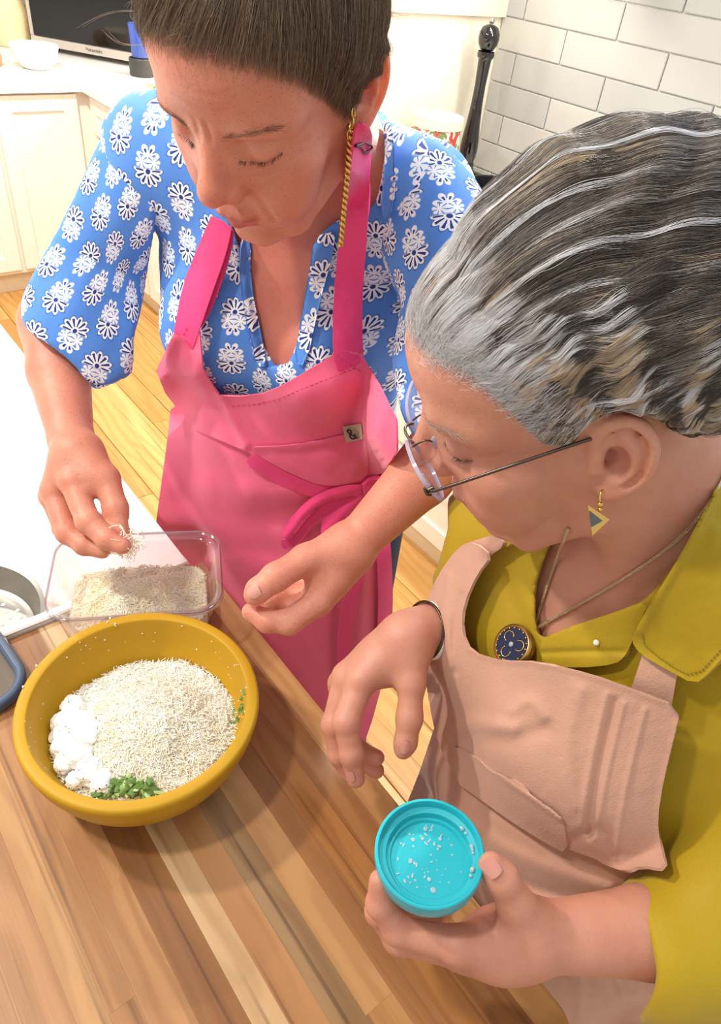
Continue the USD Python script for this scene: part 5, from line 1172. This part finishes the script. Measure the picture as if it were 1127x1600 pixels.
def strandsB(nc, per, seed, curl=1., tight=.0022, lift=.0, side=(-125, 125), amp=.0035, span=(.45, .8), s0=None):
    """Locks swept from the hairline to the nape; each lock is a bundle sharing its waves."""
    r = np.random.default_rng(seed); K_ = 44; out, gap, nrm = [], [], []
    for _ in range(nc):
        az = r.uniform(*side); start = (0 if r.random() < .45 else r.random()*.55) if s0 is None else s0
        e0 = np.interp(az, azs, elB)+abs(r.normal(0, 2.0)); d0 = sph(np.array(az), np.array(e0)); sgn = np.sign(az) or 1
        mid = np.array([-sgn*min(abs(az)/70, 1.)*.95, -.25, np.interp(abs(az), [0, 40, 80, 125], [1.0, .85, .35, -.05])]); end = np.array([-sgn*min(abs(az)/90, 1)*.75, -1., np.interp(abs(az), [0, 50, 125], [.35, .0, -.62])])
        t_ = np.linspace(start, min(1., start+r.uniform(*span)), K_)[:, None]
        d = d0*(1-t_)**2+2*mid/np.linalg.norm(mid)*t_*(1-t_)+end/np.linalg.norm(end)*t_**2
        u = np.linspace(0, 1, K_); ph, fr_ = r.uniform(0, 6.3), r.uniform(1.2, 2.6)*curl
        tg = np.gradient(d, axis=0); tg /= np.linalg.norm(tg, axis=1, keepdims=True); sd_ = np.cross(d/np.linalg.norm(d, axis=1, keepdims=True), tg)
        p, nn = on_skull(d, np.full(K_, .002)); grow = np.clip(t_[:, 0]*4, .15, 1)
        ph = az*.05+r.normal(0, .45); fr_ = 2.3*curl+r.normal(0, .08); u0 = u; u = t_[:, 0]; wav = amp*np.interp(abs(az), [0, 50, 90], [.40, .75, 1.15])*grow*(.5+.7*u)*np.sin(u*fr_*2*np.pi+ph)
        p = p+sd_*wav[:, None]
        hw = np.sin(u*fr_*2*np.pi+ph+1.5); u = u0; o = r.normal(0, 1, (per, 1, 2))*tight; sp = (.45+1.0*np.abs(u-.35)+.8*np.maximum(u-.8, 0))[None, :, None]
        fz = r.normal(0, .0005, (per, 1, 1))*np.sin(u[None, :, None]*r.uniform(6, 30, (per, 1, 1))+r.uniform(0, 6, (per, 1, 1)))
        q = p[None]+sd_[None]*(o[..., :1]*sp+fz); out.append(q); nrm.append(nn)
        hump = (lift*r.uniform(.2, 1.)*np.sin(np.pi*np.clip(u*1.05, 0, 1))+amp*.35*hw*grow)[None]
        gap.append(.0012*grow[None]+hump*grow[None]+np.abs(o[..., 1])*sp[..., 0]*.55*grow[None])
    W = head_to_world(RB, TB, np.concatenate(out).reshape(-1, 3)).reshape(-1, K_, 3); lift_off.nrm = np.repeat(np.array(nrm), per, 0)@RB.T
    W = lift_off(lambda q: np.minimum(hairfnB(q, .018), hdB.eval(q, .018)), W, np.concatenate(gap), RB)
    l = (W-TB)@RB; ear = (((l[..., 1]+.012)/.027)**2+((l[..., 2]-.003)/.035)**2 < 1) & (np.abs(l[..., 0]) > .05); ear |= (l[..., 2] < -.075) | ((l[..., 1] > -.004) & (l[..., 2] < .015) & (np.abs(l[..., 0]) > .045))
    ok = np.cumsum(ear, 1) == 0; last = np.maximum(ok.sum(1)-1, 0); ix = np.minimum(np.arange(K_)[None], last[:, None]); W = np.take_along_axis(W, ix[..., None], 1)
    return W[last > 4]
uB = np.linspace(0, 1, 44); wB = np.interp(uB, [0, .05, .8, 1], [.00009, .00016, .00015, .00005])[None]
for (nc, per, sd, mt, kw) in ((230, 36, 31, HG[1], {}), (300, 34, 32, HG[2], {}), (46, 24, 33, HG[0], dict(lift=.004, tight=.0014)), (60, 28, 34, HG[3], dict(lift=.002, tight=.0016)), (90, 34, 44, HG[2], dict(side=(-35, 60), s0=.3, span=(.4, .7), tight=.003)), (130, 34, 46, HG[2], dict(side=(-125, 125), s0=.52, span=(.3, .47), tight=.0035)), (60, 30, 47, HG[1], dict(side=(-125, 125), s0=.5, span=(.3, .49), tight=.003)), (60, 30, 45, HG[1], dict(side=(-35, 60), s0=.25, span=(.4, .75), tight=.0026)),
                              (90, 34, 36, HG[3], dict(side=(55, 125), curl=2.2, amp=.0045, lift=.002, tight=.0016)), (46, 28, 37, HG[0], dict(side=(45, 125), curl=2.2, amp=.0045, lift=.003, tight=.0014)), (120, 34, 38, HG[2], dict(side=(40, 125), curl=2.0, amp=.0045)), (170, 26, 39, HG[0], dict(side=(-80, 75), amp=.002, lift=.001, tight=.0022, span=(.16, .38), s0=0.))):
    curves('hair_lock', strandsB(nc, per, sd, **kw), wB, mt, hB_, kind='stuff')
# fine pale baby hair along the temple and hairline
def babyB(n, seed):
    r = np.random.default_rng(seed); az = r.uniform(-115, 118, n); e0 = np.interp(az, azs, elB)+r.normal(-.5, 2.6, n)
    d0 = sph(az, e0); bk = np.c_[d0[:, 0]*1.0, d0[:, 1]-.8, d0[:, 2]+.12]; u = np.linspace(0, 1, 12)[None, :, None]*r.uniform(.10, .40, (n, 1, 1)); d = d0[:, None]*(1-u)+bk[:, None]*u
    d = d+np.sin(u*r.uniform(10, 40, (n, 1, 1)))*r.normal(0, .03, (n, 1, 3)); p, nn = on_skull(d, np.full((n, 12), .001)); W = head_to_world(RB, TB, p); lift_off.nrm = nn@RB.T
    l = (W[:, 5]-TB)@RB; W_ok = ~((((l[:, 1]+.010)/.034)**2+((l[:, 2]-.003)/.042)**2 < 1) & (np.abs(l[:, 0]) > .045)); W = W[W_ok]; lift_off.nrm = lift_off.nrm[W_ok]; n = len(W); u = u[W_ok]
    return lift_off(lambda q: np.minimum(hairfnB(q, .018), hdB.eval(q, .018)), W, .0002+.004*u[..., 0]+np.abs(r.normal(0, .0006, (n, 1))), RB)
curves('baby_hair', babyB(3400, 41), np.interp(np.linspace(0, 1, 12), [0, 1], [.00010, .00005])[None], HG[0], hB_, kind='stuff')
curves('baby_hair', babyB(1800, 42), np.interp(np.linspace(0, 1, 12), [0, 1], [.00010, .00005])[None], HG[1], hB_, kind='stuff')
# ================================================================ jewellery, glasses, nails, the pinch of cheese
GOLD = Mat('gold'); GOLD = GOLD.done(base_color=srgb('d9b264'), metallic=1.0, roughness=.25)
OLDG = Mat('old_gold'); OLDG = OLDG.done(base_color=srgb('b58f55'), metallic=1.0, roughness=.35)
GUN = Mat('gunmetal'); GUN = GUN.done(base_color=srgb('5b4f48'), metallic=.9, roughness=.3)
# glasses
def chaikin3(p, n=3):
    p = np.asarray(p, float)
    for _ in range(n): q = np.stack([.8*p[:-1]+.2*p[1:], .2*p[:-1]+.8*p[1:]], 1).reshape(-1, 3); p = np.vstack([p[:1], q, p[-1:]])
    return p
LENS = glassmat('spectacle_lens', 'f1eef4', .02, .07, 1.5)
EDGE = Mat('lens_edge'); _t = EDGE.n('transparent_bsdf', color=srgb('cfc6d8')); _g = EDGE.n('principled_bsdf', base_color=srgb('d9d2e2'), roughness=.12, specular_ior_level=.8)
EDGE = EDGE.fin(EDGE.n('mix_closure', fac=.45, closure1=V(EDGE, _t+'.BSDF'), closure2=V(EDGE, _g+'.BSDF'))+'.closure')
gl = tag(UsdGeom.Xform.Define(stage, path(str(pB.GetPath()), 'eyeglasses')))
NL = np.array([.18, 1., -.22])
for s in (-1, 1):
    n_ = np.array([s*.22, 1., -.20]); n_ /= np.linalg.norm(n_); ux = np.cross(n_, [0, 0, 1.]); ux /= np.linalg.norm(ux); uz = np.cross(ux, n_); c = np.array([s*.0335, .1065, .0045])
    a = np.linspace(0, 2*np.pi, 64, endpoint=False); ca, sa = np.cos(a), np.sin(a); ex_ = .0255*np.sign(ca)*np.abs(ca)**.8; ez_ = .0185*np.sign(sa)*np.abs(sa)**.8
    ringp = lambda k, o: hB(np.zeros(3))+(c+np.outer(ex_*k, ux)+np.outer(ez_*k, uz)+n_*o)@RB.T
    obj('lens', loft([ringp(.0, .0022)+0, ringp(.5, .0020), ringp(.97, .0006), ringp(.97, -.0010), ringp(.5, .0006), ringp(0., .0008)], False, False), LENS, gl, smooth=50)
    obj('lens_edge', loft([ringp(.955, .0008), ringp(1., .0008), ringp(1., -.0018), ringp(.955, -.0018), ringp(.955, .0008)], False, False), EDGE, gl, smooth=30)
    hg = c+ux*.0255*(1 if (ux[0]*s > 0) else -1)+uz*.004
    tip = np.array([s*.0755, -.012, .026]); mid_ = np.array([s*.0735, .045, .020])
    pts = chaikin3([hB(hg+n_*.001), hB(hg+np.array([s*.004, -.004, .001])), hB(tip), hB(tip+np.array([s*-.004, -.010, -.004]))])
    obj('temple', tube(pts, .00105, 8), GUN, gl, smooth=True)
    obj('hinge', cat(tube([hB(hg+n_*.003-ux*0), hB(hg-n_*.003)], .0016, 8), tube(spline([hB(hg+uz*.004+n_*.0015), hB(hg+n_*.002+np.array([s*.002, 0, 0])), hB(hg-uz*.004+n_*.0015)], 10), .0009, 6)), GUN, gl, smooth=True)
    npd = trimesh.creation.icosphere(2, 1.); npd.vertices = (npd.vertices*[.0022, .0035, .0062])@RB.T+hB((s*.0125, .0965, .006)); obj('nose_pad', npd, EDGE, gl, smooth=True)
    obj('pad_arm', tube(spline([hB(c-ux*.020*(1 if ux[0]*s > 0 else -1)+uz*.006), hB((s*.0145, .101, .012)), hB((s*.0130, .0975, .007))], 12), .0006, 6), GUN, gl, smooth=True)
obj('bridge', tube(spline([hB((-.0105, .1115, .0105)), hB((-.004, .1150, .0150)), hB((.004, .1150, .0150)), hB((.0105, .1115, .0105))], 16), .0010, 8), GUN, gl, smooth=True)
# earrings
def hookring(p, r, ax, w=.0005): a = np.linspace(0, 2*np.pi, 20, endpoint=False); e = frame([1, 0, .2], ax); return tube(p+r*(np.outer(np.cos(a), e[:, 0])+np.outer(np.sin(a), e[:, 1])), w, 6, closed=True)
dEB = trace(lambda p: B_.eval(p), np.array([[944., 772.]]))[0]
e0 = P(942, 772, dEB-.001); er = tag(UsdGeom.Xform.Define(stage, path(str(pB.GetPath()), 'earring')), label='triangular gold and slate drop earring')
de = dEB-.004
obj('hook', tube(spline([P(945, 770, de), P(941, 766, de-.002), P(938, 775, de-.003), P(938, 786, de-.002), P(939, 797, de-.002)], 20), .0006, 6), GOLD, er, smooth=True)
for (x, y, r_) in ((938, 788, .0018), (938, 796, .0014)):
    s_ = trimesh.creation.icosphere(2, r_); s_.apply_translation(P(x, y, de-.002)); obj('bead', s_, GOLD, er, smooth=True)
def plate(px_, d, th): v = np.array([P(x, y, d) for x, y in px_]); b_ = np.array([P(x, y, d+th) for x, y in px_]); return tm(m3.Manifold.hull_points(np.vstack([v, b_])))
obj('triangle', plate([(919, 789), (926, 837), (953, 812)], de-.002, .0016), GOLD, er, smooth=False)
obj('inlay', plate([(922, 798), (924, 824), (942, 814)], de-.0026, .0012), flat('slate_enamel', '4a4c4e', .3), er, smooth=False)
dEA = trace(lambda p: A_.eval(p), np.array([[550., 196.]]))[0]
dEA = dEA if dEA == dEA else .575
q0 = P(549, 196, dEA-.006); ea = tag(UsdGeom.Xform.Define(stage, path(str(pA.GetPath()), 'earring')), label='long twisted gold chain earring')
lk = []
Lh = .094; tt = np.linspace(0, 1, 160)
for ph in (0, np.pi): lk.append(tube(np.array([q0+np.array([.0021*(1-.35*t)*math.cos(t*62+ph), .0021*(1-.35*t)*math.sin(t*62+ph), -Lh*t]) for t in tt]), .0013, 6))
obj('chain', cat(*lk), GOLD, ea, smooth=True)
obj('link', cat(hookring(q0+[0, 0, .002], .0042, [.3, 1, .1], .0011), hookring(q0+[0, 0, -.006], .0040, [1, .3, 0], .0011), hookring(q0+[.001, 0, .009], .0036, [.8, .6, .2], .0010)), GOLD, ea, smooth=True)
# necklace and pendant
nk = tag(UsdGeom.Xform.Define(stage, path(str(pB.GetPath()), 'necklace')))
cvr = lambda p: np.minimum(B_.eval(p), blouseB(p))
def laid(pts, n, off):
    q = chaikin_open(pts, 3); ln = LineString(q); xy = np.array([ln.interpolate(t, normalized=True).coords[0] for t in np.linspace(0, 1, n)]); d = trace(lambda p: B_.eval(p), xy); ok = ~np.isnan(d); d = np.interp(np.arange(n), np.nonzero(ok)[0], d[ok])
    from scipy.ndimage import gaussian_filter1d
    d = np.minimum(gaussian_filter1d(d, 3), d)-off; return np.array([P(x, y, z) for (x, y), z in zip(xy, d)])
CH = Mat('chain_gold'); cz = CH.math('sine', CH.noise(CH.pos(), 900., 1.)*30.); CH = CH.done(base_color=srgb('d9c3a0'), metallic=1.0, roughness=.35, normal=CH.bump(cz, .6, .0008))
c1, c2 = laid([(1128, 752), (1108, 790), (1060, 845), (990, 895), (915, 940), (840, 980)], 60, .0022), laid([(888, 826), (868, 880), (850, 930), (836, 978)], 30, .0022)
obj('chain', tube(c1, .0012, 8), CH, nk, smooth=True); obj('chain', tube(c2, .0012, 8), CH, nk, smooth=True)
dpn = np.linalg.norm((c2[-1]-CAM)@cf)
obj('bail', cat(hookring(P(833, 981, dpn-.002), .0042, cr+.2*cf, .0017), hookring(P(836, 988, dpn-.002), .0032, cf, .0013)), OLDG, nk, smooth=True)
pn = -(cr*.62+cf*.62-cu*.35); pn /= np.linalg.norm(pn); PF = frame(cu, pn); PC = P(802, 1008, dpn-.004)
pdn = obj('pendant', at(lathe([(0, -.010), (.010, -.010), (.0145, -.008), (.0165, -.0065), (.0170, -.0050), (.0158, -.0035), (.0158, -.0020), (.0172, -.0005), (.0172, .0010), (.0160, .0022), (.0148, .0026), (.0140, .0018), (0, .0018)], 48), PC, PF), OLDG, nk, smooth=35)
obj('enamel', at(lathe([(0, .0016), (.0139, .0016), (.0139, .0022), (0, .0026)], 48), PC, PF), flat('navy_enamel', '141a3c', .12), pdn, smooth=40)
fil = []
for k in range(18): a = k/18*2*np.pi; s_ = trimesh.creation.icosphere(1, .0009); s_.apply_translation([.0135*math.cos(a), .0135*math.sin(a), .0026]); fil.append(s_)
for k in range(3):
    a = k/3*2*np.pi+.5; c = np.array([.0072*math.cos(a), .0072*math.sin(a), .0027]); b_ = np.linspace(a-2.2, a+2.2, 20); fil.append(tube(c+.0042*np.c_[np.cos(b_), np.sin(b_), 0*b_], .0004, 6))
obj('filigree', at(cat(*fil), PC, PF), GOLD, pdn, smooth=True)
s_ = trimesh.creation.icosphere(2, .0022); s_.vertices *= [1, 1, .5]; s_.apply_translation([0, 0, .003]); obj('stone', at(s_, PC, PF), flat('grey_stone', '8d9599', .2), pdn, smooth=True)
# bracelet
ax = wR2-P(720, 985, .675); ax /= np.linalg.norm(ax); BFm = frame(cu, ax); bc = wR2-ax*.016
br = obj('bracelet', at(lathe([(.0245, -.007), (.0262, -.0065), (.0268, 0), (.0262, .0065), (.0245, .007), (.0240, 0), (.0245, -.007)], 48), bc, BFm), flat('white_leather', 'f1efec', .5), pB, smooth=True, label='white band bracelet with dark edge')
a_ = np.linspace(0, 2*np.pi, 48, endpoint=False); obj('edging', tube(bc+ax*.0078+.0260*(np.outer(np.cos(a_), BFm[:, 0])+np.outer(np.sin(a_), BFm[:, 1])), .0013, 8, closed=True), flat('bronze', '5a4632', .3, metallic=.8), br, smooth=True)
# fingernails
def nail(bd, tip, back, w_, l_, mat_, par, tilt=None):
    (x0, y0), (x1, y1) = tip, back; d = trace(lambda p: bd.eval(p), np.array([tip, back], float))
    if np.isnan(d).any(): return
    a, b = P(x0, y0, d[0]), P(x1, y1, d[1]); ax = (a-b)/np.linalg.norm(a-b); c = a*.45+b*.55
    g = np.array([bd.eval(np.array([c+1e-3*np.eye(3)[k], c-1e-3*np.eye(3)[k]])) for k in range(3)]); n = g[:, 0]-g[:, 1]; n /= np.linalg.norm(n); sx = np.cross(ax, n); sx /= np.linalg.norm(sx); n = np.cross(sx, ax)
    u = np.linspace(-1, 1, 9); v = np.linspace(-1, 1, 9); pts = []
    for t in v:
        wt = w_*(1-.12*t*t-(.25 if t > .6 else 0)*(t-.6)); 
        for s in u: pts.append(c+sx*s*wt+ax*l_*t*(1-.15*s*s)+n*(.0013-.26*w_*s*s))
    pts = np.array(pts); f = []
    for i in range(8):
        for j in range(8): q = i*9+j; f += [(q, q+1, q+10), (q, q+10, q+9)]
    m = trimesh.Trimesh(pts, np.array(f), process=False)
    if (m.face_normals@n).mean() < 0: m.invert()
    k = m.copy(); k.vertices = k.vertices-n*.0012; k.invert(); obj('fingernail', cat(m, k), mat_, par, smooth=True)
NA = flat('nail_a', 'cf9485', .38); NB = flat('nail_b', 'bf8274', .38)
nail(A_, (391, 929), (402, 922), .0058, .0066, NA, pA)
nail(B_, (762, 1347), (773, 1362), .0054, .0064, NB, pB); nail(B_, (631, 1176), (636, 1160), .0038, .0060, NB, pB); nail(B_, (551, 1219), (547, 1207), .0032, .0050, NB, pB)
# the pinch of cheese
pc_ = P(196, 846, .748); r3 = np.random.default_rng(77)
def spc(r): q = pc_+r.normal(0, 1, 3)*[.007, .007, 0]; return q[0], q[1]
zc = lambda x, y: pc_[2]+float(r3.normal(-.004, .007))
obj('pinch_of_cheese', slivers(150, zc, spc, L=(.007, .016), w=.0006, seed=21, tilt=.9), CH1, label='pinch of grated cheese held between finger and thumb over the clear tub', cat='cheese', kind='stuff')
